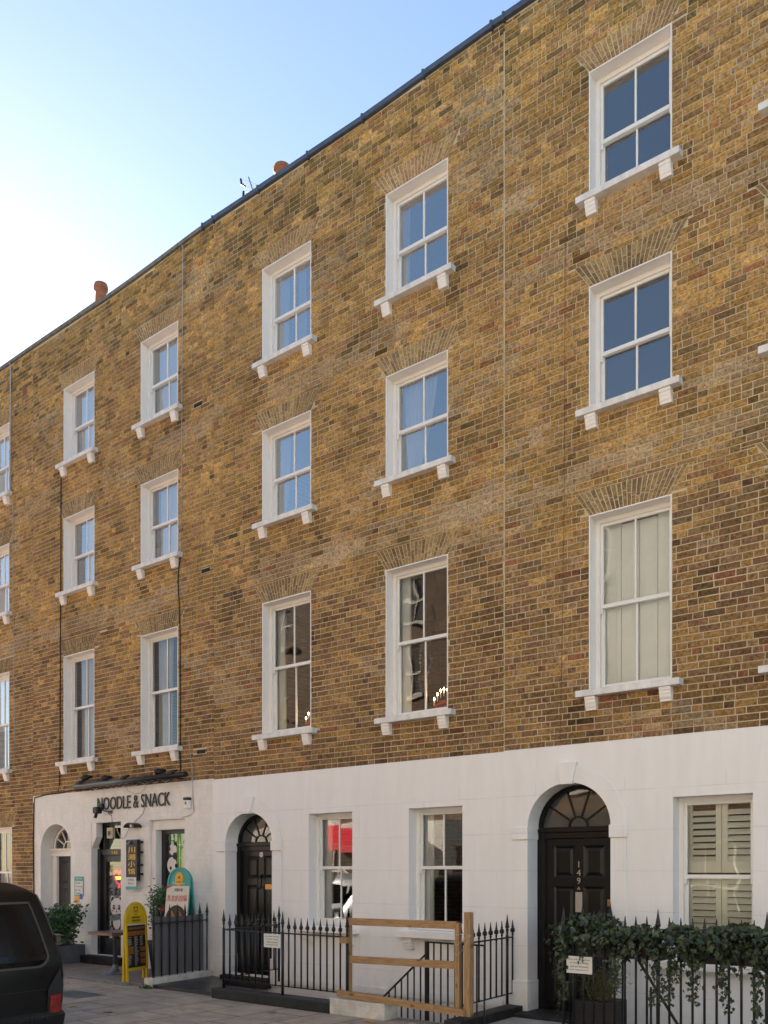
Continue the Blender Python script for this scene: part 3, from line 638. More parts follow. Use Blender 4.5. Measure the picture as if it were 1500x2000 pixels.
# ------------------------------------------------------------------ parapet line of the terrace
PP = [on_y(a, b) for a, b in ((0, 721), (69, 673), (149, 619), (200, 586.5), (252, 550), (330, 493), (352.5, 475), (398.4, 442), (418, 428), (460, 399), (518, 361), (604, 302), (681, 250), (744, 207), (900, 92), (1029, 3))]
def ptop(x):
    if x <= PP[0][0]: return PP[0][1]
    if x >= PP[-1][0]: return PP[-1][1]
    for (a, za), (b, zb_) in zip(PP[:-1], PP[1:]):
        if a <= x <= b: return za+(zb_-za)*(x-a)/(b-a)
btop = lambda x: ptop(x)-.085

XA, XB, X1_, X2_, XE = fx(-150), fx(65), fx(418), fx(986), fx(1760)
COLS = dict(A=(-18.65, -17.637), B=(-15.59, -14.597), C=(-13.158, -12.158), D=(-10.091, -9.087), E=(-7.655, -6.648), F=(-4.635, -3.683), G=(-2.60, -1.66))
LV = {3: (9.50, 10.95), 2: (7.03, 8.455), 1: (3.78, 5.80)}
ARH = .30; SPR = .19
SILLS += [(a, b, zb) for a, b in COLS.values() for zb, zt in LV.values()]
def house(label, x0, x1, cols, zst, extra=(), airs=()):
    h = thing('terraced_house', ((x0+x1)/2, 0, 0), label, 'house', 'houses of the brick terrace')
    t = .016
    wins = [(COLS[c][0], COLS[c][1], zb, zt) for c in cols for (zb, zt) in LV.values()]+list(extra)
    rects = [(a-t, b-.0+t, c-.03, d+t) for a, b, c, d in wins]; traps = [(a, b, d+t, d+ARH, SPR) for a, b, c, d in wins]
    wallm = MB()
    plate(wallm, x0, x1, zst, lambda x: btop(x)+.02, wins, 0.0, 0, step=.8)
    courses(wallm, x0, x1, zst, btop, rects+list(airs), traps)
    for tr_ in traps:
        up = tr_[2] > 9
        hue = [(.50, .30, .13), (.46, .26, .115), (.53, .35, .15), (.44, .26, .115)] if up else [(.42, .285, .12), (.38, .255, .11), (.34, .22, .10), (.44, .30, .13), (.30, .195, .10)]
        gauged_arch(wallm, tr_[0]-.008, tr_[1]+.008, tr_[2]+.004, tr_[3], tr_[4], 1, hue)
    wallm.build('wall', ['mortar', 'brick'], h)
    # parapet coping, roof, party and rear walls, floors
    cp = MB(); n = max(2, int((x1-x0)/.5))
    for k in range(n):
        a, b = x0+(x1-x0)*k/n, x0+(x1-x0)*(k+1)/n
        v = [(a, -.045, btop(a)+.022), (b, -.045, btop(b)+.022), (b, .32, btop(b)+.022), (a, .32, btop(a)+.022), (a, -.045, ptop(a)), (b, -.045, ptop(b)), (b, .32, ptop(b)), (a, .32, ptop(a))]
        cp.mesh(v, [(0, 3, 2, 1), (4, 5, 6, 7), (0, 1, 5, 4), (1, 2, 6, 5), (2, 3, 7, 6), (3, 0, 4, 7)])
    return h, cp
def shell(h, x0, x1, holes_floor=()):
    s = MB()
    s.box(x0, x1, 8.0, 8.3, -.05, 12.0)
    s.box(x0+.02, x0+.12, .32, 8.0, -.05, 11.7); s.box(x1-.12, x1-.02, .32, 8.0, -.05, 11.7)
    s.box(x0+.125, x1-.125, 4.0, 4.1, 0, 11.6)
    s.face([(x0, .3, 11.4), (x0, .3, 12.1), (x1, .3, 12.1), (x1, .3, 11.4)])
    s.build('rear_walls', 'opbrick', h)
    for z in (-.03, 3.28, 6.35, 8.93): fl = MB(); fl.box(x0+.125, x1-.125, .30, 3.99, z, z+.1); fl.build('floor', 'interior', h)
    r = MB(); r.mesh([(x0, .32, 11.45), (x1, .32, 11.45), (x1, 4, 13.0), (x0, 4, 13.0), (x0, 8.3, 11.6), (x1, 8.3, 11.6)], [(0, 1, 2, 3), (3, 2, 5, 4), (0, 3, 4), (1, 5, 2)])
    return r.build('roof', 'slate', h)

def coping(h, cp, m, x0, x1):
    cp.build('coping', m, h)
BL = lambda a=.0, b=.0, m='blindw': [('blind', a, b, m)]
# --- house at the far left
gA = (-18.65, fx(23), .75, on_y(23, 1617)[1])
h1, cp = house('brick house at the far left edge, its ground floor left as bare brick', XA, XB, ['A'], GZ, [gA])
coping(h1, cp, 'coping', XA, XB); shell(h1, XA, XB)
sash_window(h1, *COLS['A'], *LV[3], cover=BL(.0, .0, 'blind'), sillmat='stone')
sash_window(h1, *COLS['A'], *LV[2], cover=BL())
sash_window(h1, *COLS['A'], *LV[1], cover=BL(0, .45, 'blind'))
sash_window(h1, *gA, glass='glassold', cover=[('curtain', 0, .7, 0, .7)])
# --- noodle shop house
ab = [(on_y(379, 790)[0], on_y(394, 790)[0], 0, 0)]
def air_rect(px, py, w_=.22, h_=.075):
    x, z = on_y(px, py); return (x-w_/2, x+w_/2, z-h_/2, z+h_/2)
airs = [air_rect(387, 790), air_rect(402, 1114), air_rect(393, 1468), air_rect(49, 762, .16, .22)]
ZS = 3.18
h2, cp = house('brick house above the white painted noodle shop', XB, X1_, ['B', 'C'], ZS, airs=airs)
cp.mats = []; coping(h2, cp, 'coping', XB, X1_); shell(h2, XB, X1_)
sash_window(h2, *COLS['B'], *LV[3], cover=BL(.14)); sash_window(h2, *COLS['C'], *LV[3], cover=BL(.12))
sash_window(h2, *COLS['B'], *LV[2], cover=BL(.3, 0)); sash_window(h2, *COLS['C'], *LV[2], cover=BL(.16, 0))
sash_window(h2, *COLS['B'], *LV[1], cover=[('curtain', .02, .55, .02, .5)], ratio=.52, glass='glassold'); sash_window(h2, *COLS['C'], *LV[1], cover=[('curtain', 0, .45, 0, .4)], ratio=.52, glass='glassold')
for a in airs[:3]:
    m_ = MB(); m_.box(a[0]+.006, a[1]-.006, -.004, .01, a[2]+.006, a[3]-.006); m_.box(a[0]+.02, a[1]-.02, -.009, -.004, a[2]+.03, a[2]+.04); m_.box(a[0]+.02, a[1]-.02, -.009, -.004, a[2]+.05, a[2]+.056)
    m_.build('air_brick', 'airbrick', h2)
a = airs[3]; m_ = MB(); m_.box(a[0], a[1], -.006, .01, a[2], a[3])
for k in range(8): m_.box(a[0]+.02, a[1]-.02, -.011, -.006, a[2]+.02+k*.024, a[2]+.034+k*.024)
m_.build('air_brick', 'terravent', h1 if a[0] < XB else h2)

# shop front in painted brick
AD = (on_y(80, 1657)[0], on_y(138.6, 1657)[0], GZ, 2.10, 2.60)      # arched doorway: xl xr zb zspring ztop
SD = (on_y(179, 1700)[0], on_y(236.6, 1700)[0], .14, 2.58)
SW = (on_y(293, 1700)[0], on_y(361, 1700)[0], .78, 2.57)
ys = -.006
holes = [(AD[0], AD[1], AD[2], AD[4]), SD, SW]
m_ = MB(); plate(m_, XB, X1_, GZ, lambda x: ZS+.01, holes, ys, 0); spandrel(m_, AD[0], AD[1], AD[3], AD[4], ys)
class _P: pass
def clip_arch(x0, x1, z0, z1):
    return
# bricks under the paint: the arch is approached by short rects
ar = [(AD[0]-.0, AD[1]+.0, AD[2], AD[3])]
for k in range(10):
    za = AD[3]+(AD[4]-AD[3])*k/10; zc = AD[3]+(AD[4]-AD[3])*(k+1)/10
    hw = (AD[1]-AD[0])/2*math.sqrt(max(0, 1-(k/10)**2)); xc = (AD[0]+AD[1])/2; ar.append((xc-hw, xc+hw, za, zc))
courses(m_, XB, X1_, GZ, lambda x: ZS+.01, ar+[SD, SW], [], yb=ys, pro=.0035, mi=0, painted=True)
arch_reveal(m_, *AD, ys, .30)
m_.face([(XB, .0, GZ), (XB, ys, GZ), (XB, ys, ZS), (XB, 0, ZS)])
m_.face([(XB, ys, ZS+.01), (X1_, ys, ZS+.01), (X1_, .01, ZS+.01), (XB, .01, ZS+.01)])
for (xl, xr, zb, zt) in (SD, SW):
    dd = .16
    m_.face([(xl, ys, zb), (xl, dd, zb), (xl, dd, zt), (xl, ys, zt)][::-1]); m_.face([(xr, ys, zb), (xr, dd, zb), (xr, dd, zt), (xr, ys, zt)]); m_.face([(xl, ys, zt), (xl, dd, zt), (xr, dd, zt), (xr, ys, zt)][::-1]); m_.face([(xl, ys, zb), (xl, dd, zb), (xr, dd, zb), (xr, ys, zb)])
# lintel blocks and corbels
m_.box(SD[0]+.002, SD[0]+.15, -.0, .13, 2.32, SD[3]-.002)
m_.mesh([(SD[0]+.003, 0.002, 2.12), (SD[0]+.15, .002, 2.32), (SD[0]+.003, .002, 2.32), (SD[0]+.003, .13, 2.12), (SD[0]+.15, .13, 2.32), (SD[0]+.003, .13, 2.32)], [(0, 1, 2), (0, 3, 4, 1)])
m_.box(SW[0]+.003, SW[1]-.003, .05, .155, 2.40, SW[3]-.002); m_.box(SW[0]+.003, SW[0]+.12, .03, .155, SW[2], 2.40)
m_.build('painted_ground_floor', 'shopwhite', h2)
# left arched door
xc = (AD[0]+AD[1])/2
m_ = MB(); fy = .24
m_.box(AD[0]+.01, AD[0]+.16, fy, fy+.10, GZ, 1.98); m_.box(AD[1]-.10, AD[1]-.01, fy, fy+.10, GZ, 1.98)
m_.box(AD[0]+.0, AD[1]-.0, fy-.03, fy+.1, 1.98, 2.03); m_.box(AD[0], AD[1], fy, fy+.1, 2.03, 2.09); m_.box(AD[0], AD[1], fy-.045, fy+.1, 2.09, 2.13)
m_.build('door_frame', 'reveal', h2, bevel=.004)
fanlight(h2, xc, 2.135, (AD[1]-AD[0])/2-.03, AD[4]-2.16, fy+.02, m='reveal', nb=6, r=.3)
dr = panel_door(h2, AD[0]+.16, AD[1]-.10, GZ+.12, 1.98, fy+.07, m='grey')
dr['label'] = 'dark panelled front door numbered 145 in a white arched niche'
for k, ch in enumerate('145'): text('number', ch, 'silverplate', dr, *(lambda x: (x-.025, x+.025))(AD[1]-.30), 1.80-k*.085, 1.865-k*.085, fy+.052, .004, keep=True)
m_ = MB(); m_.box(AD[1]-.34, AD[1]-.285, fy+.048, fy+.06, 1.38, 1.60); m_.build('letter_plate', 'silverplate', dr)
for kx in (AD[1]-.40, AD[1]-.27):
    m_ = MB(); m_.tube([(kx, fy+.055, 1.02), (kx, fy+.03, 1.02), (kx, fy+.012, 1.02), (kx, fy-.01, 1.02), (kx, fy-.022, 1.02)], [.03, .012, .014, .03, .018], 14); m_.build('knob', 'chrome', dr)
m_ = MB(); m_.box(AD[0]-.05, AD[1]+.05, -.25, .32, GZ+.001, GZ+.12); m_.build('step', 'blackstone', h2, bevel=.01)
# shop door
x0, x1 = SD[0], SD[1]; y = .15
m_ = MB()
m_.box(x0+.004, x0+.09, y-.03, y+.1, .14, 2.1); m_.box(x0+.15, x0+.2, y, y+.1, 2.1, SD[3]); m_.box(x1-.05, x1-.004, y, y+.1, .14, SD[3]); m_.box(x0+.09, x1-.05, y-.01, y+.1, 1.98, 2.09); m_.box(x0+.155, x1-.05, y, y+.1, SD[3]-.05, SD[3]-.004)
sf = m_.build('door_frame', 'grey', h2, bevel=.004)
text('number', '145', 'gold', sf, (x0+x1)/2-.02, (x0+x1)/2+.16, 2.0, 2.06, y-.012)
m_ = MB(); m_.face([(x0+.19, y+.05, 2.09), (x1-.05, y+.05, 2.09), (x1-.05, y+.05, SD[3]-.05), (x0+.19, y+.05, SD[3]-.05)]); m_.build('pane', 'glassdark', sf)
m_ = MB(); a, b = x0+.09, x1-.05
m_.box(a, a+.12, y+.02, y+.07, .14, 1.98); m_.box(b-.08, b, y+.02, y+.07, .14, 1.98); m_.box(a+.12, b-.08, y+.02, y+.07, 1.86, 1.98); m_.box(a+.12, b-.08, y+.02, y+.07, .14, .44)
m_.box(a+.10, a+.12, y+.01, y+.02, .40, 1.9); m_.box(a+.12, b-.08, y+.01, y+.02, .40, .43)
sdr = m_.build('door', 'grey', h2, bevel=.003); sdr['label'] = 'glazed shop door with stickers and a red heart garland'
ga, gb = a+.12, b-.08
m_ = MB(); m_.face([(ga, y+.045, .44), (gb, y+.045, .44), (gb, y+.045, 1.86), (ga, y+.045, 1.86)]); m_.build('pane', 'glassdark', sdr)
gy = y+.042; gw = gb-ga
for k, ch in enumerate('川菜东'): text('lettering', ch, 'blackstone', sdr, ga+.02+.02*(k == 2), ga+.15+.02*(k == 2), 1.66-k*.21, 1.81-k*.21, gy, .002)
for k, ch in enumerate('北菜'): text('lettering', ch, 'blackstone', sdr, ga+.21+k*.15, ga+.33+k*.15, 1.24, 1.39, gy, .002)
text('lettering', '欢迎光临', 'bluegrey', sdr, ga+.02, gb-.02, .47, .60, gy, .002)
m_ = MB(); hx, hz = ga+gw*.55, 1.57
hp = [(hx+.011*16*math.sin(t)**3*.9, hz+.0105*(13*math.cos(t)-5*math.cos(2*t)-2*math.cos(3*t)-math.cos(4*t))) for t in [2*math.pi*k/60 for k in range(60)]]
for k, (qx, qz) in enumerate(hp):
    for _ in range(5):
        ang = random.uniform(0, 6.28); rr = random.uniform(.01, .035); m_.tube([(qx, y+.08, qz), (qx+rr*math.cos(ang), y+.08+random.uniform(-.02, .02), qz+rr*math.sin(ang))], .003, 3)
m_.build('heart_garland', 'neonred', sdr)
text('glowing_word', 'WELCOME', 'neony', sdr, hx-.1, hx+.1, hz-.04, hz+.02, y+.075, .004)
m_ = MB(); m_.box(gb-.10, gb, gy-.003, gy, 1.12, 1.36); m_.box(gb-.08, gb-.02, gy-.003, gy, 1.36, 1.40); tg = m_.build('yellow_tag', 'yellow', sdr); text('lettering', '外卖', 'blackstone', tg, gb-.085, gb-.015, 1.24, 1.28, gy-.003, .001)
# sticker: cartoon-free plain panda cut-out holding a welcome board
def panda(parent, cx, cz, k, y_, body=True):
    o = MB(); mw, mb_ = o.mi('paper'), o.mi('blackstone'); mg = o.mi('bluegrey'); mp = o.mi('pinkish')
    if body:
        o.disc_y(cx, cz-.30*k, .21*k, .19*k, y_, .001, m=mw)
        o.disc_y(cx, cz-.30*k, .19*k, .17*k, y_-.0012, .001, m=mb_); o.disc_y(cx, cz-.30*k, .12*k, .13*k, y_-.0024, .001, m=mw)
        for sg in (-1, 1): o.disc_y(cx+sg*.15*k, cz-.42*k, .08*k, .06*k, y_-.0036, .001, m=mb_); o.disc_y(cx+sg*.16*k, cz-.42*k, .035*k, .03*k, y_-.0048, .001, m=mp)
    for sg in (-1, 1): o.disc_y(cx+sg*.13*k, cz+.14*k, .075*k, .085*k, y_-.001, .001, m=mw); o.disc_y(cx+sg*.13*k, cz+.14*k, .055*k, .065*k, y_-.0024, .001, m=mb_)
    o.disc_y(cx, cz, .20*k, .18*k, y_-.004, .001, n=28, m=mw)
    for sg in (-1, 1):
        o.disc_y(cx+sg*.085*k, cz-.0*k, .04*k, .05*k, y_-.0052, .001, m=mb_); o.disc_y(cx+sg*.08*k, cz+.01*k, .013*k, .016*k, y_-.0064, .001, m=mw); o.disc_y(cx+sg*.13*k, cz-.07*k, .03*k, .02*k, y_-.0052, .001, m=mp)
    o.disc_y(cx, cz-.045*k, .018*k, .012*k, y_-.0052, .001, m=mb_); o.disc_y(cx, cz-.085*k, .022*k, .014*k, y_-.0052, .001, m=mb_)
    if body: o.prism_y([(cx-.19*k, cz-.28*k), (cx+.24*k, cz-.22*k), (cx+.24*k, cz-.10*k), (cx-.19*k, cz-.16*k)], y_-.008, y_-.0066, mg)
    return o.build('panda_sticker', [M[q] for q in ('paper', 'blackstone', 'bluegrey', 'pinkish')], parent)
pst = panda(sdr, ga+gw*.52, 1.02, .95, gy)
text('lettering', 'WELCOME!', 'blackstone', pst, ga+gw*.52-.16, ga+gw*.52+.2, .80, .90, gy-.0085, .001, rot=.12)
m_ = MB(); m_.box(x0-.08, x1+.12, -.22, .26, GZ+.001, .138); m_.build('step', 'blackstone', h2, bevel=.012)
m_ = MB(); bx, bz = on_y(215, 1627, y-.05)
m_.box(bx-.09, bx+.09, y-.06, y+.0, bz-.1, bz+.1); m_.box(bx-.05, bx+.05, y-.07, y-.06, bz-.06, bz+.05); mb2 = m_.build('alarm_box', 'beige', None, bevel=.006); tag(mb2, 'beige box with a window above the shop door', 'alarm box')
m_ = MB(); m_.box(bx-.035, bx+.035, y-.074, y-.0705, bz-.045, bz+.035); q = m_.build('screen', 'opdark', mb2)
# shop window
x0, x1, z0, z1 = SW[0]+.12, SW[1]-.004, SW[2], 2.40; y = .155
m_ = MB(); m_.box(x0, x0+.10, y, y+.08, z0, z1); m_.box(x1-.03, x1, y, y+.08, z0, z1); m_.box(x0+.1, x1-.03, y, y+.08, z1-.07, z1); m_.box(x0+.1, x1-.03, y, y+.08, z0, z0+.07)
sw = m_.build('window', 'grey', h2, bevel=.004); sw['label'] = 'shop window with bamboo and panda stickers'
m_ = MB(); m_.face([(x0+.1, y+.04, z0), (x1-.03, y+.04, z0), (x1-.03, y+.04, z1-.06), (x0+.1, y+.04, z1-.06)]); m_.build('pane', 'glassdark', sw)
m_ = MB(); m_.box(x0-.1, x1+.05, -.1, .15, z0-.08, z0-.002); m_.build('sill', 'stone', sw)
m_ = MB(); bx = x0+.40; yy = y+.036
for (ba, bw) in ((bx, .022), (bx+.07, .014), (bx-.10, .009)):
    z = z0+.02
    while z < z1-.1: m_.box(ba-bw, ba+bw, yy-.002, yy, z, min(z+.21, z1-.08)); z += .225
for k in range(46):
    lx = bx+random.uniform(-.3, .42); lz = random.uniform(z0+.05, z1-.15); an = random.uniform(.3, 2.8)*random.choice((-1, 1)); ln = random.uniform(.08, .16)
    if lx > x1-.16: lx = x1-.18
    dx, dz = math.cos(an)*ln, math.sin(an)*ln; nx, nz = -math.sin(an)*.013, math.cos(an)*.013
    o_ = random.uniform(.0022, .006)
    m_.face([(lx, yy-o_, lz), (lx+dx/2-nx, yy-o_, lz+dz/2-nz), (lx+dx, yy-o_, lz+dz), (lx+dx/2+nx, yy-o_, lz+dz/2+nz)])
m_.build('bamboo_sticker', 'bamboo', sw)
o = MB(); mw, mk = o.mi('paper'), o.mi('blackstone'); px_, pz_ = x0+.28, 1.93; yy -= .008
o.disc_y(px_-.01, pz_, .10, .13, yy, .001, m=mk); o.disc_y(px_-.0, pz_+.13, .105, .10, yy-.0012, .001, m=mw); o.disc_y(px_-.03, pz_-.14, .13, .14, yy-.0012, .001, n=26, m=mw)
for (ax, az, ar_) in ((-.10, .14, .035), (.05, .235, .035), (-.06, -.19, .03), (.09, -.15, .04), (.05, .02, .06)): o.disc_y(px_+ax, pz_+az, ar_, ar_, yy-.0026, .001, m=mk)
o.build('panda_sticker', [M['paper'], M['blackstone']], sw)
m_ = MB(); m_.box(x1-.30, x1-.05, .6, .62, 1.72, 2.34); rb = m_.build('red_poster', 'red', sw); 
for i in range(2):
    for j in range(3): text('lettering', '川湘小馆面食'[i*3+j], 'blackstone', rb, x1-.28+i*.12, x1-.19+i*.12, 2.16-j*.18, 2.28-j*.18, .599, .001)
m_ = MB(); m_.box(x0+.1, x0+.45, y+.036-.001, y+.038, z0+.05, 1.22); m_.build('teal_sticker', 'teal', sw)
m_ = MB(); m_.box(x0+.0, x0+.35, .45, .5, z0, z1); m_.build('curtain', 'curtain', sw)

# lettering and fixtures on the shop front
sg = thing('shop_sign', (on_y(264, 1582)[0], 0, 2.82), 'raised black letters reading NOODLE & SNACK above the shop door', 'shop sign')
sx0, sx1 = on_y(193, 1565)[0], on_y(334.6, 1565)[0]
text('lettering', 'NOODLE & SNACK', 'iron', sg, sx0, sx1, 2.80, 3.035, ys-.016, .014, bold=.0)
def vsign():
    x0, x1 = on_y(246.4, 1680, -.11)[0], on_y(268.5, 1680, -.11)[0]; z0, z1 = 1.52, 2.24
    t = thing('hanging_sign', ((x0+x1)/2, 0, z0), 'narrow dark upright board with gold Chinese characters beside the shop door', 'sign')
    m_ = MB(); m_.box(x0, x1, -.11, -.05, z0, z1); m_.box(x0+.008, x0+.02, -.118, -.11, z0+.01, z1-.01); m_.box(x1-.02, x1-.008, -.118, -.11, z0+.01, z1-.01); bd = m_.build('board', 'goldsign', t, bevel=.004)
    for z in (1.62, 1.78, 2.0, 2.18): 
        m_ = MB(); m_.box(x1-.02, x1+.03, -.09, -.005, z, z+.035); m_.build('wall_bracket', 'iron', t)
    for k, ch in enumerate('川湘小馆'): text('lettering', ch, 'gold', t, x0+.06, x1-.06, 2.01-k*.125, 2.11-k*.125, -.1105, .006)
    m_ = MB(); m_.prism_x([(-.112, 2.22), (-.17, 2.16), (-.165, 2.15), (-.112, 2.18)], x0+.07, x0+.15); m_.build('spotlight', 'metal', t)
    t = thing('open_sign', ((x0+x1)/2, 0, z0-.12), 'small white and teal card reading OPEN hung below the dark upright board', 'sign')
    m_ = MB(); m_.box(x0+.01, x1-.02, -.125, -.119, z0-.10, z0+.06); m_.build('card', 'paper', t)
    m_ = MB(); m_.box(x0+.01, x1-.02, -.125, -.119, z0-.16, z0-.101); m_.build('teal_strip', 'teal', t)
    text('lettering', 'OPEN', 'blackstone', t, x0+.07, x1-.08, z0-.01, z0+.03, -.1252, .001); text('lettering', '营业中', 'blackstone', t, x0+.08, x1-.09, z0-.065, z0-.03, -.1252, .001)
vsign()
def notice():
    x0, x1 = on_y(147, 1730)[0], on_y(164.6, 1730)[0]; z0, z1 = on_y(155, 1750)[1], on_y(155, 1712)[1]
    t = thing('notice', ((x0+x1)/2, 0, z0), 'teal edged notice with handwritten lines between the shop doors', 'notice')
    m_ = MB(); m_.box(x0, x1, ys-.012, ys-.006, z0, z1); m_.build('backing', 'teal', t)
    m_ = MB(); m_.box(x0+.025, x1-.02, ys-.0145, ys-.0125, z0+.02, z1-.085); m_.build('sheet', 'paper', t)
    for k, s_ in enumerate(('每日特价', 'Takeaway', '面 小吃', '川湘菜')): text('lettering', s_, 'blackstone', t, x0+.04, x1-.09+.05*(k == 1), z1-.14-k*.065, z1-.11-k*.065, ys-.015, .001)
    text('lettering', 'FANTUAN', 'paper', t, x0+.05, x1-.05, z1-.05, z1-.02, ys-.0125, .001)
    m_ = MB(); cx, cz = on_y(151, 1757); m_.disc_y(cx, cz, .085, .085, ys-.007, .003, 26); s_ = m_.build('round_sticker', 'orange'); tag(s_, 'round orange sticker below the teal edged notice', 'sticker')
    text('lettering', '外卖', 'blackstone', s_, cx-.04, cx+.04, cz-.045, cz-.01, ys-.0102, .001); m_ = MB(); m_.band(arc(cx, cz+.02, .02, .02, 8, 3.4, 6.0), arc(cx, cz+.02, .015, .015, 8, 3.4, 6.0), ys-.0115, ys-.0102); m_.build('emblem', 'blackstone', s_)
    m_ = MB(); cx, cz = on_y(160, 1751); m_.box(cx-.035, cx+.035, ys-.019, ys-.0155, cz-.05, cz+.05); s_ = m_.build('blue_sticker', 'blue'); tag(s_, 'small blue rectangular sticker at the corner of the teal edged notice', 'sticker')
notice()
# tube with spotlights above the shop
def shoptube():
    p0 = on_y(146, 1536, -.2); p1 = on_y(363, 1512, -.2)
    t = thing('sign_light_bar', ((p0[0]+p1[0])/2, 0, p0[1]), 'long dark tube with small spotlights over the noodle shop front', 'light bar')
    m_ = MB(); m_.tube([(p0[0], -.2, p0[1]), (p1[0], -.2, p1[1])], .045, 14); m_.build('tube', 'grey', t)
    for u in (.12, .5, .9):
        m_ = MB(); x = p0[0]+(p1[0]-p0[0])*u; m_.tube([(x, -.2, p0[1]), (x, -.01, p0[1]-.03)], .012, 6); m_.build('wall_bracket', 'iron', t)
    for px in (157, 243, 336):
        x, z = on_y(px, 1700, -.2)[0], p0[1]+.06
        m_ = MB(); m_.mesh([(x-.07, -.27, z-.01), (x+.07, -.27, z-.01), (x+.07, -.15, z+.06), (x-.07, -.15, z+.06), (x-.07, -.26, z-.03), (x+.07, -.26, z-.03), (x+.07, -.13, z+.035), (x-.07, -.13, z+.035)], [(0, 1, 2, 3), (7, 6, 5, 4), (0, 4, 5, 1), (1, 5, 6, 2), (2, 6, 7, 3), (3, 7, 4, 0)]); m_.tube([(x, -.2, z-.05), (x, -.19, z+.02)], .01, 5); m_.build('spotlight', 'iron', t, bevel=.006)
    for px, py in ((169, 1519), (208, 1520), (312, 1507)):
        x, z = on_y(px, py, -.1)
        m_ = MB(); m_.tube([(x-.045, -.16, z-.03), (x, -.12, z), (x+.03, -.06, z+.02), (x+.04, -.01, z+.02)], [.055, .06, .03, .02], 12); l = m_.build('lamp', 'iron'); tag(l, ['round black lamp at the left end above the dark tube', 'round black lamp left of the middle above the dark tube', 'round black lamp near the right end above the dark tube'][(169, 208, 312).index(px)], 'lamp', 'round lamps above the shop tube')
shoptube()
def cable(pts, r, m, label, y=-.02, smoothn=0):
    P = [(*on_y(a, b, y),) for a, b in pts]; v = [(x, y, z) for x, z in P]
    m_ = MB(); m_.tube(v, r, 6); o = m_.build('cable', m); tag(o, label, 'cable'); return o
def wav(p0, p1, n, amp):
    return [(p0[0]+(p1[0]-p0[0])*k/n+random.uniform(-amp, amp), p0[1]+(p1[1]-p0[1])*k/n+random.uniform(-amp, amp)) for k in range(n+1)]
cable([(190+k*2.2, 1539-k*.29+3.2*abs(math.sin(k*.55))-1) for k in range(76)], .011, 'cable', 'tangled black cable sagging under the dark tube', -.06)
cable([(176+k*2.6, 1543-k*.33+2.2*math.sin(k*.8)) for k in range(60)], .007, 'cablew', 'grey cable looping under the dark tube', -.045)
cable([(246, 1537), (250, 1545), (262, 1550), (275, 1549), (283, 1540), (285, 1533)], .003, 'cableb', 'thin wire hanging in a loop above the shop letters', -.03)
cable([(283, 1578), (279, 1590), (268, 1600), (262, 1606)], .004, 'cable', 'thin black wire running down from the letters to the hooded lamp', -.03)
cable([(227, 1609), (230, 1625), (236, 1637), (242, 1638), (248, 1627), (252, 1617)], .006, 'cablew', 'grey wire drooping from shop door corner to the hooded lamp', -.03)
cable([(375, 1500), (377, 1560), (379, 1585), (372, 1592), (356, 1596)], .006, 'cablew', 'grey cable down the wall right of the shop letters', -.018)
cable([(369, 1440), (371, 1470), (375, 1500)], .005, 'cablew', 'thin pale cable on the brickwork right of the dark tube', -.02)
cable([(x_, y_) for x_, y_ in [(66, 1745), (65.5, 1650), (66, 1570), (68, 1558), (90, 1552), (116, 1549), (140, 1544), (180, 1541)]], .013, 'cable', 'dark cable along the left edge and top of painted shop wall', -.02)
cable([(119, 930), (119, 960), (118.6, 1100), (118.3, 1165)], .010, 'cable', 'black cable between the upper left windows of the shop house', -.02)
cable([(118, 1180), (117.6, 1300), (117.0, 1490)], .010, 'cable', 'black cable down from second floor to first floor left of the shop house window', -.02)
cable([(116.5, 1500), (116.6, 1530), (113, 1546)], .010, 'cable', 'short black cable dropping to the painted shop wall', -.02)
cable([(352.5, 472), (357, 482), (356.5, 600), (355.2, 788)], .007, 'cablew', 'pale cable from the parapet to the upper right shop house window', -.03)
cable([(355, 796), (354.3, 960), (353.2, 1076)], .007, 'cablew', 'pale cable beside the second floor window of the shop house', -.02)
cable([(353, 1084), (349, 1110), (347.5, 1140), (350, 1180), (351.5, 1230), (352, 1456)], .010, 'cable', 'black cable beside the first floor window of the shop house', -.02)
cable([(352, 1470), (352.5, 1506)], .010, 'cable', 'short black cable down to right end of the dark tube', -.02)
cable([(19, 708), (20.5, 720), (20, 830), (20, 960)], .013, 'cablew', 'grey pipe down the far left house from the parapet', -.04)
cable([(23, 972), (25, 985), (26, 1200), (28, 1400), (29, 1480), (24, 1502)], .006, 'cablew', 'thin grey cable down the far left house below the pipe', -.02)
cable([(1104, 445), (1103, 700), (1101.5, 1000), (1097, 1300), (1094, 1445), (1100, 1452)], .003, 'cableb', 'thin brown cable on the brickwork left of the right hand windows', -.018)
cable([(212, 1590), (218, 1593), (219, 1608), (219, 1617)], .005, 'cable', 'black wire from the security light to the beige box', -.03)
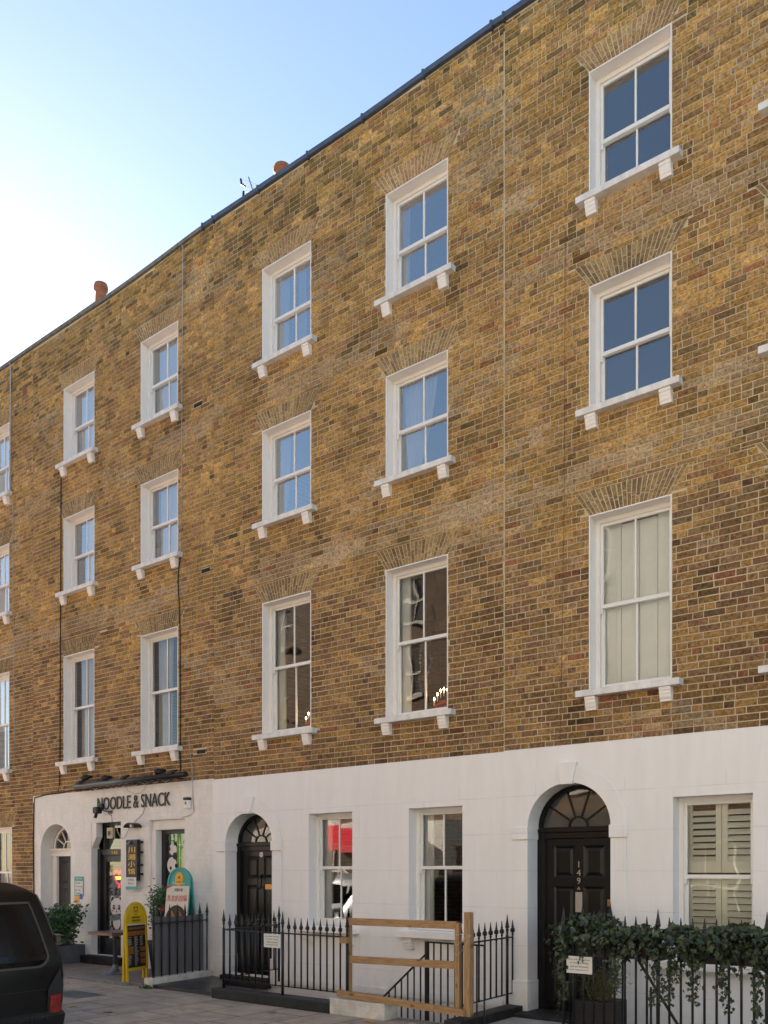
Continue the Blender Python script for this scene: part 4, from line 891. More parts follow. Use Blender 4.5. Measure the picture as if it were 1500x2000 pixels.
def fixtures():
    x, z = on_y(197, 1584, -.12)
    t = thing('security_light', (x, 0, z), 'black security floodlight and camera at the first shop letter', 'security light')
    m_ = MB(); m_.box(x-.09, x+.05, -.24, -.12, z-.05, z+.07); m_.box(x-.02, x+.09, -.16, -.10, z+.02, z+.13); b_ = m_.build('housing', 'iron', t, bevel=.02)
    m_ = MB(); m_.tube([(x-.02, -.2, z-.05), (x-.03, -.22, z-.13)], [.028, .03], 10); m_.build('camera_tube', 'iron', t)
    m_ = MB(); m_.tube([(x+.03, -.14, z+.02), (x+.10, -.05, z-.01), (x+.13, -.012, z-.01)], .012, 6); m_.box(x+.09, x+.2, -.03, -.012, z-.05, z+.01); m_.build('wall_bracket', 'metal', t)
    x, z = on_y(257, 1611, -.12)
    t = thing('wall_lamp', (x, 0, z), 'curved hooded black wall lamp below the shop letters', 'wall lamp')
    m_ = MB(); P = [(x+.16*math.cos(a_), z-.05+.085*math.sin(a_)) for a_ in [math.pi*k/14 for k in range(15)]]; Q = [(x+.145*math.cos(a_), z-.05+.07*math.sin(a_)) for a_ in [math.pi*k/14 for k in range(15)]]
    m_.band(P, Q, -.18, -.02); m_.build('hood', 'iron', t)
    m_ = MB(); m_.tube([(x, -.14, z-.02), (x, -.02, z-.01)], [.035, .05], 12); m_.build('lamp_head', 'silverplate', t)
    x, z = on_y(366, 1568, -.05)
    t = thing('meter_box', (x, 0, z-.08), 'small white box with a black cap right of the shop letters', 'wall box')
    m_ = MB(); m_.box(x-.055, x+.055, -.08, -.012, z-.09, z+.045); m_.build('case', 'reveal', t, bevel=.01); m_ = MB(); m_.box(x-.06, x+.06, -.10, -.012, z+.046, z+.09); m_.build('cap', 'iron', t, bevel=.012)
    m_ = MB(); m_.box(x-.03, x+.01, -.083, -.0805, z-.03, z+.02); m_.build('panel', 'metal', t)
fixtures()
# --- house 147 and house 149
h3, cp = house('brick house with the white ground floor behind the wooden barrier', X1_, X2_, ['D', 'E'], 3.165)
coping(h3, cp, 'lead', X1_, X2_); shell(h3, X1_, X2_)
h4, cp = house('brick house at the right with door 149A and louvred ground floor shutters', X2_, XE, ['F', 'G'], 3.175)
coping(h4, cp, 'lead', X2_, XE); shell(h4, X2_, XE)
def lead(hh, xa, xb):
    m_ = MB(); x = xa
    while x < xb-.05:
        n = min(x+1.05, xb); dz = .006
        m_.mesh([(x, -.055, ptop(x)-.06), (n, -.05, ptop(n)-.06), (n, .33, ptop(n)-.08), (x, .33, ptop(x)-.08), (x, -.055, ptop(x)+.006+dz), (n, -.05, ptop(n)+.006), (n, .33, ptop(n)+.006), (x, .33, ptop(x)+.006)], [(0, 3, 2, 1), (4, 5, 6, 7), (0, 1, 5, 4), (1, 2, 6, 5), (2, 3, 7, 6), (3, 0, 4, 7)])
        m_.box(x-.012, x+.02, -.064, .3, ptop(x)-.085, ptop(x)+.022); x = n+.003
    m_.build('lead_flashing', 'lead', hh, bevel=.006)
lead(h2, fx(399), X1_-.01); lead(h3, X1_+.01, X2_-.002); lead(h4, X2_+.002, XE)
m_ = MB(); m_.box(X2_-.012, X2_+.004, -.010, .0, 3.18, 12.1); m_.build('wall_joint', 'mortar', h3)
C1 = [('curtain', .02, .26, .02, .20), ('curtain', .86, .98, .9, .98)]
sash_window(h3, *COLS['D'], *LV[3], glass='glasssky', cover=[('curtain', .0, .22, 0, .18), ('curtain', .45, .6, .4, .62)])
sash_window(h3, *COLS['E'], *LV[3], glass='glasssky', cover=[('curtain', .0, .12, 0, .1), ('curtain', .8, 1.0, .86, 1.0)])
sash_window(h3, *COLS['D'], *LV[2], glass='glasssky', cover=[('curtain', .0, .26, 0, .10), ('curtain', .74, .98, .86, .98)])
sash_window(h3, *COLS['E'], *LV[2], glass='glasssky', cover=[('curtain', .0, .62, .10, .22)])
sash_window(h3, *COLS['D'], *LV[1], cover=[('liner', .16)], ratio=.52, glass='glassold'); sash_window(h3, *COLS['E'], *LV[1], cover=[('liner', .16)], ratio=.52, glass='glassold')
for c_ in 'FG':
    sash_window(h4, *COLS[c_], *LV[3], cover=BL(0, 0, 'dark')); sash_window(h4, *COLS[c_], *LV[2], cover=BL(0, 0, 'dark'))
    sash_window(h4, *COLS[c_], *LV[1], cover=[('shutters',)], ratio=.5, glass='glassold')
# candle bridges
def candles(x, z, label):
    t = thing('candle_bridge', (x, .36, z), label, 'candle bridge', 'candle bridges on the first floor sills')
    m_ = MB(); m_.band([(x-.17+.34*k/10, z+.03+.07*math.sin(math.pi*k/10)) for k in range(11)], [(x-.17+.34*k/10, z+.0+.05*math.sin(math.pi*k/10)) for k in range(11)], .34, .37); m_.box(x-.18, x+.18, .33, .38, z-.01, z+.02); m_.build('base', 'candlered', t)
    for k in range(7):
        u = k/6; cx = x-.16+.32*u; cz = z+.035+.12*math.sin(math.pi*u)
        m_ = MB(); m_.tube([(cx, .355, cz), (cx, .355, cz+.08)], .008, 6); c_ = m_.build('candle', 'candle', t)
        m_ = MB(); m_.lathe([(.004, 0), (.011, .012), (.009, .025), (.001, .045)], (cx, .355, cz+.08), 8); m_.build('flame_bulb', 'bulb', c_)
candles(COLS['D'][1]-.27, LV[1][0]+.12, 'seven candle bridge in the left first floor window over the wooden barrier house')
candles(COLS['E'][1]-.30, LV[1][0]+.12, 'seven candle bridge in the right first floor window over the wooden barrier house')

YS = -.03
A147 = (on_y(442, 1648, YS)[0], on_y(533, 1643, YS)[0], GZ, 2.14, 2.60)
A149 = (on_y(1032, 1617, YS)[0], on_y(1194, 1611, YS)[0], GZ, 2.215, 2.73)
W1 = (on_y(603, 1590, YS)[0], on_y(688, 1586, YS)[0], .90, 2.53); W2 = (on_y(798.3, 1579, YS)[0], on_y(903, 1574, YS)[0], .90, 2.53)
W3 = (on_y(1314.5, 1557, YS)[0], on_y(1470.5, 1549, YS)[0], .72, 2.50)
BZ = -2.6
# basement areas: x range; the wall goes down in front of them
PIT1 = (on_z(552, 1930, GZ)[0]-1.35, fx(1000)-.03); PIT2 = (-3.62, 0.0)
def ground_floor(h, x0, x1, zt, arch, wins, pit, xe):
    holes = [(arch[0], arch[1], arch[2], arch[4])]+[w_ for w_ in wins]
    m_ = MB()
    plate(m_, x0, x1, GZ, lambda x: zt, holes, YS); spandrel(m_, arch[0], arch[1], arch[3], arch[4], YS)
    m_.face([(x0, YS, zt), (x1, YS, zt), (x1, .005, zt+.012), (x0, .005, zt+.012)])
    m_.face([(x0, .0, GZ), (x0, YS, GZ), (x0, YS, zt), (x0, 0, zt)])
    arch_reveal(m_, *arch, YS, .26)
    for (xl, xr, zb, zt_) in wins:
        dd = .15
        m_.face([(xl, YS, zb), (xl, YS, zt_), (xl, dd, zt_), (xl, dd, zb)]); m_.face([(xr, YS, zb), (xr, dd, zb), (xr, dd, zt_), (xr, YS, zt_)]); m_.face([(xl, YS, zt_), (xr, YS, zt_), (xr, dd, zt_), (xl, dd, zt_)]); m_.face([(xl, YS, zb), (xl, dd, zb), (xr, dd, zb), (xr, YS, zb)])
    # band course at floor level and basement wall below it
    m_.box(pit[0], min(pit[1], xe), YS-.03, YS-.001, .0, .09)
    m_.face([(pit[0], YS, BZ), (pit[1], YS, BZ), (pit[1], YS, GZ), (pit[0], YS, GZ)])
    h_ = m_.build('stucco_ground_floor', 'stucco', h)
    # door surround
    xl, xr, zb, zs, ztp = arch; xc = (xl+xr)/2; a = (xr-xl)/2; b = ztp-zs; bw = .185
    s = MB()
    s.band(arc(xc, zs, a+bw, b+bw+.01, 30), arc(xc, zs, a, b, 30), YS-.022, YS-.0005)
    s.box(xl-bw, xl, YS-.022, YS-.0005, .36, zs-.14); s.box(xr, xr+bw, YS-.022, YS-.0005, .36, zs-.14)
    s.build('door_surround', 'stucco', h)
    for (p, q, rv) in ((xl-bw-.02, xl, 1), (xr, xr+bw+.02, -1)):
        s = MB()
        if rv == 1: s.prism_y([(p, zs-.14), (q+.012, zs-.14), (q+.012, zs+.005), (p, zs+.005)], YS-.045, YS-.0005); s.box(q, q+.012, YS-.0005, .24, zs-.14, zs+.005)
        else: s.prism_y([(p-.012, zs-.14), (q, zs-.14), (q, zs+.005), (p-.012, zs+.005)], YS-.045, YS-.0005); s.box(p-.012, p, YS-.0005, .24, zs-.14, zs+.005)
        s.build('impost', 'stucco', h, bevel=.004)
        s = MB()
        if rv == 1: s.box(p+.01, q+.014, YS-.05, YS-.0005, GZ+.002, .36); s.box(q, q+.014, YS-.0005, .24, GZ+.002, .36)
        else: s.box(p-.014, q-.01, YS-.05, YS-.0005, GZ+.002, .36); s.box(p-.014, p, YS-.0005, .24, GZ+.002, .36)
        s.build('pilaster_base', 'stucco', h, bevel=.006)
    s = MB(); kz0, kz1 = ztp-.02, ztp+bw+.05
    s.prism_y([(xc-.075, kz0), (xc+.075, kz0), (xc+.125, kz1), (xc-.125, kz1)], YS-.062, YS-.0005); s.build('keystone', 'stucco', h, bevel=.006)
ground_floor(h3, X1_, X2_, 3.165, A147, [W1, W2], PIT1, X2_)
ground_floor(h4, X2_, XE, 3.175, A149, [W3], (PIT2[0], XE), XE)
def front_door(h, arch, y, th, label):
    xl, xr, zb, zs, zt = arch; xc = (xl+xr)/2; a = (xr-xl)/2
    s = MB(); s.box(xl-.04, xl+.085, y, y+.12, zb, zs-.03); s.box(xr-.085, xr+.04, y, y+.12, zb, zs-.03); s.box(xl-.04, xr+.04, y-.015, y+.12, zs-.055, zs-.005); s.box(xl+.085, xr-.085, y+.01, y+.12, zs-.13, zs-.055)
    s.box(xl+.085, xl+.10, y+.015, y+.1, zb, zs-.13)
    s.build('door_frame', 'black', h, bevel=.005)
    fanlight(h, xc, zs+.01, a-.005, zt-zs-.02, y+.02, nb=5, r=.22)
    d = panel_door(h, xl+.10, xr-.085, th, zs-.135, y+.05, rows=((.04, .225), (.275, .60), (.66, .93)))
    d['label'] = label
    s = MB(); s.box(xl+.10, xr-.085, y+.02, y+.03, th, th+.05); s.build('weather_bar', 'black', d)
    s = MB(); s.box(xl-.10 if arch is A149 else xl+.03, xr-.03, -.32 if arch is A149 else -.20, .35, GZ-.05, th); s.build('step', 'blackstone', h, bevel=.012)
    s = MB(); s.box(xl-.05, xr+.05, .36, .38, zb, zt+.1); s.build('hall_wall', 'interior', h)
    return d, y+.036, xl+.10, xr-.085
d, dy, a, b = front_door(h3, A147, .19, .06, 'black six panel front door with a small white number disc')
xm = (a+b)/2
m_ = MB(); m_.disc_y(xm, 2.0-.05, .04, .04, dy, .006); dn = m_.build('number_disc', 'paper', d); text('number', '147', 'blackstone', dn, xm-.026, xm+.026, 1.935, 1.965, dy-.0065, .001)
m_ = MB(); m_.tube([(xm, dy, 1.62), (xm, dy-.03, 1.61), (xm-.045, dy-.04, 1.54), (xm-.04, dy-.04, 1.45), (xm, dy-.04, 1.41), (xm+.04, dy-.04, 1.45), (xm+.045, dy-.04, 1.54), (xm, dy-.03, 1.61)], .011, 6); m_.box(xm-.025, xm+.025, dy-.02, dy, 1.58, 1.64); m_.build('knocker', 'iron', d)
m_ = MB(); m_.box(xm+.09, xm+.34, dy-.008, dy, 1.40, 1.485); lp = m_.build('letter_plate', 'brass', d, bevel=.003); m_ = MB(); m_.box(xm+.12, xm+.31, dy-.011, dy-.0085, 1.425, 1.46); m_.build('flap', 'brass', lp)
d, dy, a, b = front_door(h4, A149, .19, .0, 'black panelled front door numbered 149A with an upright letter plate')
xm = (a+b)/2+.0
for k, ch in enumerate('149'): text('number', ch, 'silverplate', d, xm-.04, xm+.04, 1.735-k*.098, 1.808-k*.098, dy-.004, .005, keep=True)
text('number', 'A', 'silverplate', d, xm-.022, xm+.022, 1.465, 1.505, dy-.004, .005)
m_ = MB(); m_.box(xm-.045, xm+.045, dy-.01, dy, 1.20, 1.44); lp = m_.build('letter_plate', 'silverplate', d, bevel=.003); m_ = MB(); m_.box(xm-.016, xm+.016, dy-.014, dy-.0105, 1.235, 1.405); m_.build('flap', 'silverplate', lp)
m_ = MB(); m_.box(b-.075, b-.035, dy-.012, dy, 1.28, 1.36); m_.tube([(b-.055, dy-.012, 1.32), (b-.055, dy-.04, 1.32)], .012, 8); m_.build('lock', 'brass', d)
sash_window(h3, *W1, yf=YS, lining=False, glass='glassdark', rail_z=1.735, sillz=.885, silly=.14, sillext=.13, cover=[('liner', .15)], sillmat='reveal')
sash_window(h3, *W2, yf=YS, lining=False, glass='glassdark', rail_z=1.735, sillz=.885, silly=.14, sillext=.13, cover=[('liner', .15)], sillmat='reveal')
sash_window(h4, *W3, yf=YS, lining=False, glass='glassold', rail_z=1.63, sillz=.71, silly=.12, bars=0, cover=[('louvres',)], sillmat='reveal', brk=False)

# ------------------------------------------------------------------ ground
def flat(name, rects, z, m, parent=None):
    m_ = MB()
    for (a, b, c, d) in rects: m_.face([(a, c, z), (b, c, z), (b, d, z), (a, d, z)])
    return structure(m_.build(name, m, parent, origin=(0, 0, z)))
YK = -4.05; PY = FR+.20
p1a, p1b = PIT1; p2a, p2b = PIT2
xr_ = -6.0
# ground sheet with the two basement areas left open
flat('ground', [(-300, 300, -300, PY), (-300, p1a, PY, .0), (p1b, p2a, PY, .0), (p2b, 300, PY, .0), (-300, 300, 8.4, 300), (-300, XA, 0, 8.4), (XE, 300, 0, 8.4)], -.20, 'asphalt')
flat('pavement', [(-60, 60, YK+.15, PY), (-60, p1a, PY, .0), (p1b, p2a, PY, .0), (p2b, 60, PY, 0)], GZ, 'paving')
m_ = MB()
for k in range(-60, 60): m_.box(k*.92, k*.92+.912, YK, YK+.148, -.2, GZ+.004)
structure(m_.build('kerb', 'kerb', bevel=.01))
flat('road', [(-60, 60, -8.3, YK)], -.16, 'asphalt')
m_ = MB(); m_.box(-60, 60, -11.98, -8.3, -.2, GZ); structure(m_.build('far_pavement', 'paving'))
def pit(x0, x1, nm):
    m_ = MB()
    m_.face([(x0, PY, BZ), (x1, PY, BZ), (x1, YS, BZ), (x0, YS, BZ)]); m_.face([(x0, PY, BZ), (x0, YS, BZ), (x0, YS, GZ), (x0, PY, GZ)]); m_.face([(x1, PY, BZ), (x1, PY, GZ), (x1, YS, GZ), (x1, YS, BZ)]); m_.face([(x0, PY, BZ), (x0, PY, GZ), (x1, PY, GZ), (x1, PY, BZ)])
    return structure(m_.build('basement_area', 'shopwhite'))
pit(p1a, p1b, 1); pit(p2a, p2b, 2)
# forecourt of the shop, slate bridge of 147, granite bridge of 149
fcx = on_z(286, 1928, GZ)[0]
m_ = MB(); m_.box(XB, fcx-.02, FR-.02, -.02, GZ-.02, .0); structure(m_.build('forecourt', 'fore', bevel=.012))
m_ = MB()
for k in range(14): m_.box(XB-.0+k*.37, XB+k*.37+.36, FR-.12, FR-.022, GZ-.02, .012*random.random()-.005)
structure(m_.build('forecourt_edging', 'kerb', bevel=.008))
br0, br1 = fcx+.17, on_z(437, 1943, GZ)[0]+.02
m_ = MB(); m_.mesh([(br0, FR, .0), (br1, FR, .0), (p1a-.002, -.04, .0), (br0-.30, -.04, .0), (br0, FR, GZ-.01), (br1, FR, GZ-.01)], [(0, 1, 2, 3), (0, 4, 5, 1)]); structure(m_.build('door_bridge', 'slab'))
bx0, bx1 = on_z(1012, 2000, GZ)[0], p2a
flat('granite_bridge', [(fx(1007)-.02, p2a, FR-.1, -.03)], GZ+.004, 'terrazzo')
m_ = MB()
for k in range(3): m_.box(fx(1007)-.01+.05*k, fx(1007)+.015+.05*k, FR-.1, -.05, GZ+.005, GZ+.008)
structure(m_.build('granite_border', 'slab'))
# white plinth of the shop railing
def slabbox(p, q, w_, z0, z1, name, m, label, cat='kerb stone', bev=.012):
    P, Q = Vector((*p, 0)), Vector((*q, 0)); d_ = (Q-P).normalized(); n_ = Vector((d_.y, -d_.x, 0))*w_/2; m_ = MB()
    pts = [P+n_, Q+n_, Q-n_, P-n_]; m_.mesh([(v.x, v.y, z0) for v in pts]+[(v.x, v.y, z1) for v in pts], [(0, 3, 2, 1), (4, 5, 6, 7), (0, 1, 5, 4), (1, 2, 6, 5), (2, 3, 7, 6), (3, 0, 4, 7)])
    if w_ > 0: pass
    me = m_.build(name, m, bevel=bev); return tag(me, label, cat)
RA0 = (fcx+.07, FR-.02); RA1 = (-11.30, -.04)
slabbox(RA0, RA1, .17, GZ, .09, 'railing_plinth', 'stonewhite', 'limewashed plinth carrying the boarded shop railing', 'plinth')
# ------------------------------------------------------------------ railings
def fin_small(m_, x, y, z):
    m_.lathe([(.010, -.03), (.016, -.02), (.010, -.01), (.010, .02), (.017, .028), (.010, .036), (.011, .05), (.021, .065), (.024, .082), (.019, .10), (.010, .108), (.016, .116), (.011, .13), (.007, .165), (.003, .20)], (x, y, z), 8)
    for sx in (-1, 1):
        m_.tube([(x+sx*.012, y, z+.05), (x+sx*.026, y, z+.058), (x+sx*.028, y, z+.08), (x+sx*.02, y, z+.098)], .005, 5)
def fin_tall(m_, x, y, z):
    m_.lathe([(.016, -.05), (.024, -.04), (.016, -.03), (.016, 0), (.022, .01), (.013, .02), (.014, .06), (.020, .09), (.012, .10), (.024, .11), (.028, .125), (.020, .135), (.022, .145), (.015, .18), (.008, .23), (.002, .275)], (x, y, z), 8)
def railing(label, p, q, n, zb, ztop_, zrb, talls=(), name='iron_railing', fin='small', bare=False, depthz=None, k0=0, group=None):
    t = thing(name, (p[0], p[1], zb), label, 'railing', group or 'black iron railings')
    P, Q = Vector((p[0], p[1], 0)), Vector((q[0], q[1], 0))
    m_ = MB(); m_.tube([(P.x, P.y, ztop_), (Q.x, Q.y, ztop_)], .012, 4); m_.build('top_rail', 'iron', t)
    if zrb is not None: m_ = MB(); m_.tube([(P.x, P.y, zrb), (Q.x, Q.y, zrb)], .010, 4); m_.build('bottom_rail', 'iron', t)
    bar0 = None; post0 = None
    for k in range(k0, n+1):
        v = P+(Q-P)*k/n
        if k in talls:
            if post0 is None:
                m_ = MB(); m_.tube([(v.x, v.y, zb), (v.x, v.y, ztop_+.01)], .019, 6); post0 = m_.build('post', 'iron', t)
                m_ = MB(); fin_tall(m_, v.x, v.y, ztop_+.01); m_.build('finial', 'iron', post0); base = v.copy()
            else:
                c = copy_tree(post0, t); c.location = post0.location+(v-base)
        else:
            if bar0 is None:
                m_ = MB(); m_.tube([(v.x, v.y, (zrb-.01 if zrb is not None else zb) if depthz is None else depthz), (v.x, v.y, ztop_+.01)], .012, 6); bar0 = m_.build('bar', 'iron', t)
                if fin != 'none': m_ = MB(); (fin_small if fin == 'small' else fin_tall)(m_, v.x, v.y, ztop_+.01); m_.build('finial', 'iron', bar0)
                b0 = v.copy()
            else:
                c = copy_tree(bar0, t); c.location = bar0.location+(v-b0)
    return t
ZT = .885; ZBR = .20
LF = (on_z(437, 1943, GZ)[0], FR); C3 = (fx(899, FR), FR)
xp = [fx(p, FR) for p in (437, 552, 678)]
# shop railing with grey boards
t = railing('black spiked railing backed by grey boards in front of the teal board', (RA0[0], FR+.08), (RA1[0], -.09), 7, .09, .90, None, (0,), fin='tall', name='boarded_railing', depthz=.09)
m_ = MB(); P, Q = Vector((RA0[0]-.05, FR+.12, 0)), Vector((RA1[0]-.05, -.12, 0))
for k in range(7):
    a, b = P+(Q-P)*(k/7+.004), P+(Q-P)*((k+1)/7-.004); dz = random.uniform(-.01, .01)
    m_.mesh([(a.x, a.y, .10), (b.x, b.y, .10), (b.x-.012, b.y, .10), (a.x-.012, a.y, .10), (a.x, a.y, .99+dz), (b.x, b.y, .99+dz), (b.x-.012, b.y, .99+dz), (a.x-.012, a.y, .99+dz)], [(0, 3, 2, 1), (4, 5, 6, 7), (0, 1, 5, 4), (1, 2, 6, 5), (2, 3, 7, 6), (3, 0, 4, 7)])
m_.build('boarding', 'panel', t)
railing('black railing along the pavement in front of door 147, carrying the white bikes notice', (xp[0], FR), (xp[1], FR), 9, .08, ZT, ZBR, (0, 9))
railing('black railing along the pavement between the white bikes notice and the wooden barrier', (xp[1], FR), (xp[2], FR), 10, .08, ZT, ZBR, (10,), k0=1)
railing('black railing running back to the wall beside the step of door 147', (xp[0], FR), (on_y(545, 1700, -.08)[0], -.08), 10, .03, ZT+.0, ZBR+.02, (10,), k0=1)
railing('black railing running back to the wall right of the wooden barrier', (C3[0], FR), (fx(1001, -.06), -.06), 9, .08, ZT, ZBR-.0, (0, 8))
# black and white kerbs under the railings
wx0, wx1 = on_z(652, 1979, GZ)[0], on_z(770, 1991, GZ)[0]
slabbox((xp[0]-.10, FR-.02), (wx0, FR-.02), .24, GZ, .085, 'railing_kerb', 'blackstone', 'long black kerb under the pavement railing of house 147', 'kerb')
slabbox((wx0+.002, FR-.02), (wx1, FR-.02), .26, GZ, .15, 'railing_kerb', 'stonewhite', 'short white painted kerb under the left end of the wooden barrier', 'kerb')
slabbox((C3[0]-.0, FR-.16), (fx(1005, -.05)+.02, -.05), .22, GZ, .06, 'railing_kerb', 'blackstone', 'black kerb under the railing right of the wooden barrier', 'kerb')
slabbox((wx1+.01, FR+.02), (C3[0]-.14, FR+.02), .16, GZ-.04, GZ+.012, 'step_edge', 'kerb', 'low stone step edge below the gap of the wooden barrier', 'step')
# stair handrail going down into the area
def stair_rail(xs, xe, y, ztop_, zd, xd, label, n):
    t = thing('stair_handrail', (xs, y, GZ), label, 'handrail')
    m_ = MB(); m_.box(xs-.02, xs+.02, y-.02, y+.02, -1.2, ztop_+.01); m_.build('post', 'iron', t)
    m_ = MB(); m_.tube([(xs, y, ztop_), (xe, y, ztop_)], .014, 4); m_.tube([(xs, y, ztop_-.13), (xd, y, zd)], .014, 4); m_.build('rail', 'iron', t)
    b = None
    for k in range(1, n+1):
        x = xs+(xe-xs)*k/n
        if b is None: m_ = MB(); m_.tube([(x, y, -.9), (x, y, ztop_)], .011, 5); b = m_.build('bar', 'iron', t); x0 = x
        else: c = b.copy(); COL.objects.link(c); c.location.x = b.location.x+(x-x0)
    nn = 7
    for k in range(1, nn):
        u = k/nn; x = xs+(xd-xs)*u; zt = ztop_-.13+(zd-ztop_+.13)*u
        m_ = MB(); m_.tube([(x, y, zt-1.15), (x, y, zt)], .011, 5); m_.build('bar', 'iron', t)
hy = FR+.30
a = on_y(834, 1840, hy); b = on_y(946, 1844, hy); c = on_y(748, 1948, hy)
stair_rail(a[0], b[0], hy, a[1], c[1], c[0], 'black handrail with upright bars going down behind the wooden barrier', 8)
m_ = MB()
for k in range(8): m_.box(c[0]-.5+.2*k*1.0, c[0]-.5+.2*(k+1), PY+.02, PY+.65, BZ, -1.75+.2*k)
structure(m_.build('basement_steps', 'slab'))
# wooden barrier
def barrier():
    y = FR-.06
    P = lambda px, py, yy=y: on_y(px, py, yy)
    t = thing('wooden_barrier', (P(790, 1900)[0], y, GZ), 'makeshift softwood barrier of posts and rails closing the railing gap', 'barrier')
    def beam(p, q, hgt, y0, y1, nm='rail', m='wood'):
        m_ = MB(); m_.mesh([(p[0], y0, p[1]-hgt), (q[0], y0, q[1]-hgt), (q[0], y1, q[1]-hgt), (p[0], y1, p[1]-hgt), (p[0], y0, p[1]), (q[0], y0, q[1]), (q[0], y1, q[1]), (p[0], y1, p[1])], [(0, 3, 2, 1), (4, 5, 6, 7), (0, 1, 5, 4), (1, 2, 6, 5), (2, 3, 7, 6), (3, 0, 4, 7)]); return m_.build(nm, m, t, bevel=.003)
    beam(P(682, 1793), P(890, 1800), .085, y-.0, y+.045)
    beam(P(683, 1867), P(888, 1878), .085, y+.001, y+.046)
    beam(P(660, 1933, y-.06), P(849, 1963, y-.06), .075, y-.085, y-.03); beam(P(850, 1963, y-.06), P(906, 1972, y-.06), .075, y-.085, y-.03)
    def post(px, pyt, pyb, w_, y0, y1):
        x, zt = P(px, pyt, y0); zb = P(px, pyb, y0)[1]; m_ = MB(); m_.box(x-w_/2, x+w_/2, y0, y1, zb, zt); m_.build('post', 'woodv', t, bevel=.003)
    post(892, 1803, 1972, .055, y-.0-.02, y+.04); post(911.5, 1782, 1986, .075, y-.02, y+.06)
    x, zt = P(676, 1794, FR+.03); m_ = MB(); m_.box(x-.01, x+.05, FR+.035, FR+.09, .15, zt); m_.build('post', 'woodv', t, bevel=.003)
    x, z = P(670, 1836, y-.02); m_ = MB(); m_.box(x-.05, x+.05, y-.03, y+.03, z-.04, z+.03); m_.build('block', 'wood', t, bevel=.003)
    m_ = MB(); x, z = P(892, 1824, y-.05)
    for k in range(3):
        m_.tube([(x-.05, y-.03, z-.11*k), (x, y-.035, z-.11*k-.015), (x+.08, y-.035, z-.11*k+.01+.05*(k > 0)), (x+.17, y-.03, z-.02+.01*k)], .003, 5)
    m_.build('tie_wire', 'cablew', t)
barrier()
def bike_sign(x0, x1, z0, z1, y, label, tilt=0):
    t = thing('railing_notice', ((x0+x1)/2, y, z0), label, 'notice', 'bikes notices tied to the railings')
    m_ = MB(); m_.box(x0, x1, y-.004, y, z0, z1); m_.build('plate', 'paper' , t)
    L4 = ['Any bikes chained', 'to these railings', 'will be removed', 'and disposed of']; h_ = (z1-z0); w_ = x1-x0
    wd = [.82, .74, .68, .72]
    for k, s_ in enumerate(L4):
        zc = z1-h_*(.2+.2*k); text('lettering', s_, 'blackstone', t, (x0+x1)/2-w_*wd[k]/2, (x0+x1)/2+w_*wd[k]/2, zc-h_*.055, zc+h_*.065, y-.0042, .0008)
a = on_y(516, 1823, FR-.02); b = on_y(547.7, 1852, FR-.02)
bike_sign(a[0], b[0], b[1], a[1], FR-.022, 'white bikes notice on the railing in front of door 147')
a = on_y(1108, 1866, FR-.03); b = on_y(1158, 1903, FR-.03)
bike_sign(a[0], b[0], b[1], a[1], FR-.045, 'white bikes notice half hidden by ivy at the right hand railing corner')
# railings of 149
q0 = (fx(1101, FR), FR); q1 = (fx(1192, -.08), -.08)
zt9 = 1.05
railing('black railing along the pavement under the long ivy at the lower right', q0, (q0[0]+2.85, FR), 26, -.05, zt9, .12, (0, 9, 18, 26), name='iron_railing')
railing('black railing running back to the wall beside door 149A behind the ivy', q0, q1, 8, -.05, zt9, .12, (3, 8), k0=1)
t = thing('stair_handrail', (on_y(1238, 1860, -.9)[0], -.9, GZ), 'plain sloping black handrail behind the ivy railing', 'handrail')
a = on_y(1236, 1858, -.9); b = on_y(1330, 2012, -.9); m_ = MB(); m_.tube([(a[0], -.9, a[1]), (b[0], -.9, b[1]), (b[0]+.5, -.9, b[1]-.75)], .016, 5); m_.build('rail', 'iron', t)
m_ = MB()
for k in range(4): m_.tube([(a[0]-.35+.30*k-.05, -.92, -1.6), (a[0]-.35+.30*k-.05, -.92, .98 if k < 2 else .86-.33*(k-1))], .012, 5)
m_.build('uprights', 'iron', t)
m_ = MB(); m_.box(fx(1545, FR), fx(1560, FR)+.0, FR+.1, FR+.2, .2, .6)

# ------------------------------------------------------------------ plants
def leaf_poly(m_, p, n_, up, w_, h_, col, shape='oval'):
    n_ = n_.normalized(); u = n_.cross(up)
    if u.length < 1e-3: u = n_.cross(Vector((1, 0, .1)))
    u.normalize(); v = u.cross(n_)
    if shape == 'oval': pts = [(0, -.5), (.3, -.28), (.38, .05), (.2, .35), (0, .55), (-.2, .35), (-.38, .05), (-.3, -.28)]
    elif shape == 'ivy': pts = [(0, -.35), (.30, -.5), (.36, -.2), (.62, -.05), (.28, .12), (0, .62), (-.28, .12), (-.62, -.05), (-.36, -.2), (-.30, -.5)]
    else: pts = [(0, -.5), (.15, 0), (0, .5), (-.15, 0)]
    b = len(m_.v)
    m_.v.append(tuple(p+n_*(-.10*w_)))
    for a, c in pts: m_.v.append(tuple(p+u*a*w_+v*c*h_+n_*random.uniform(-.06, .06)*w_))
    for k in range(len(pts)):
        m_.f.append((b, b+1+k, b+1+(k+1) % len(pts))); m_.m.append(0); m_.c.append((col,)*3); m_.smooth.append(False)
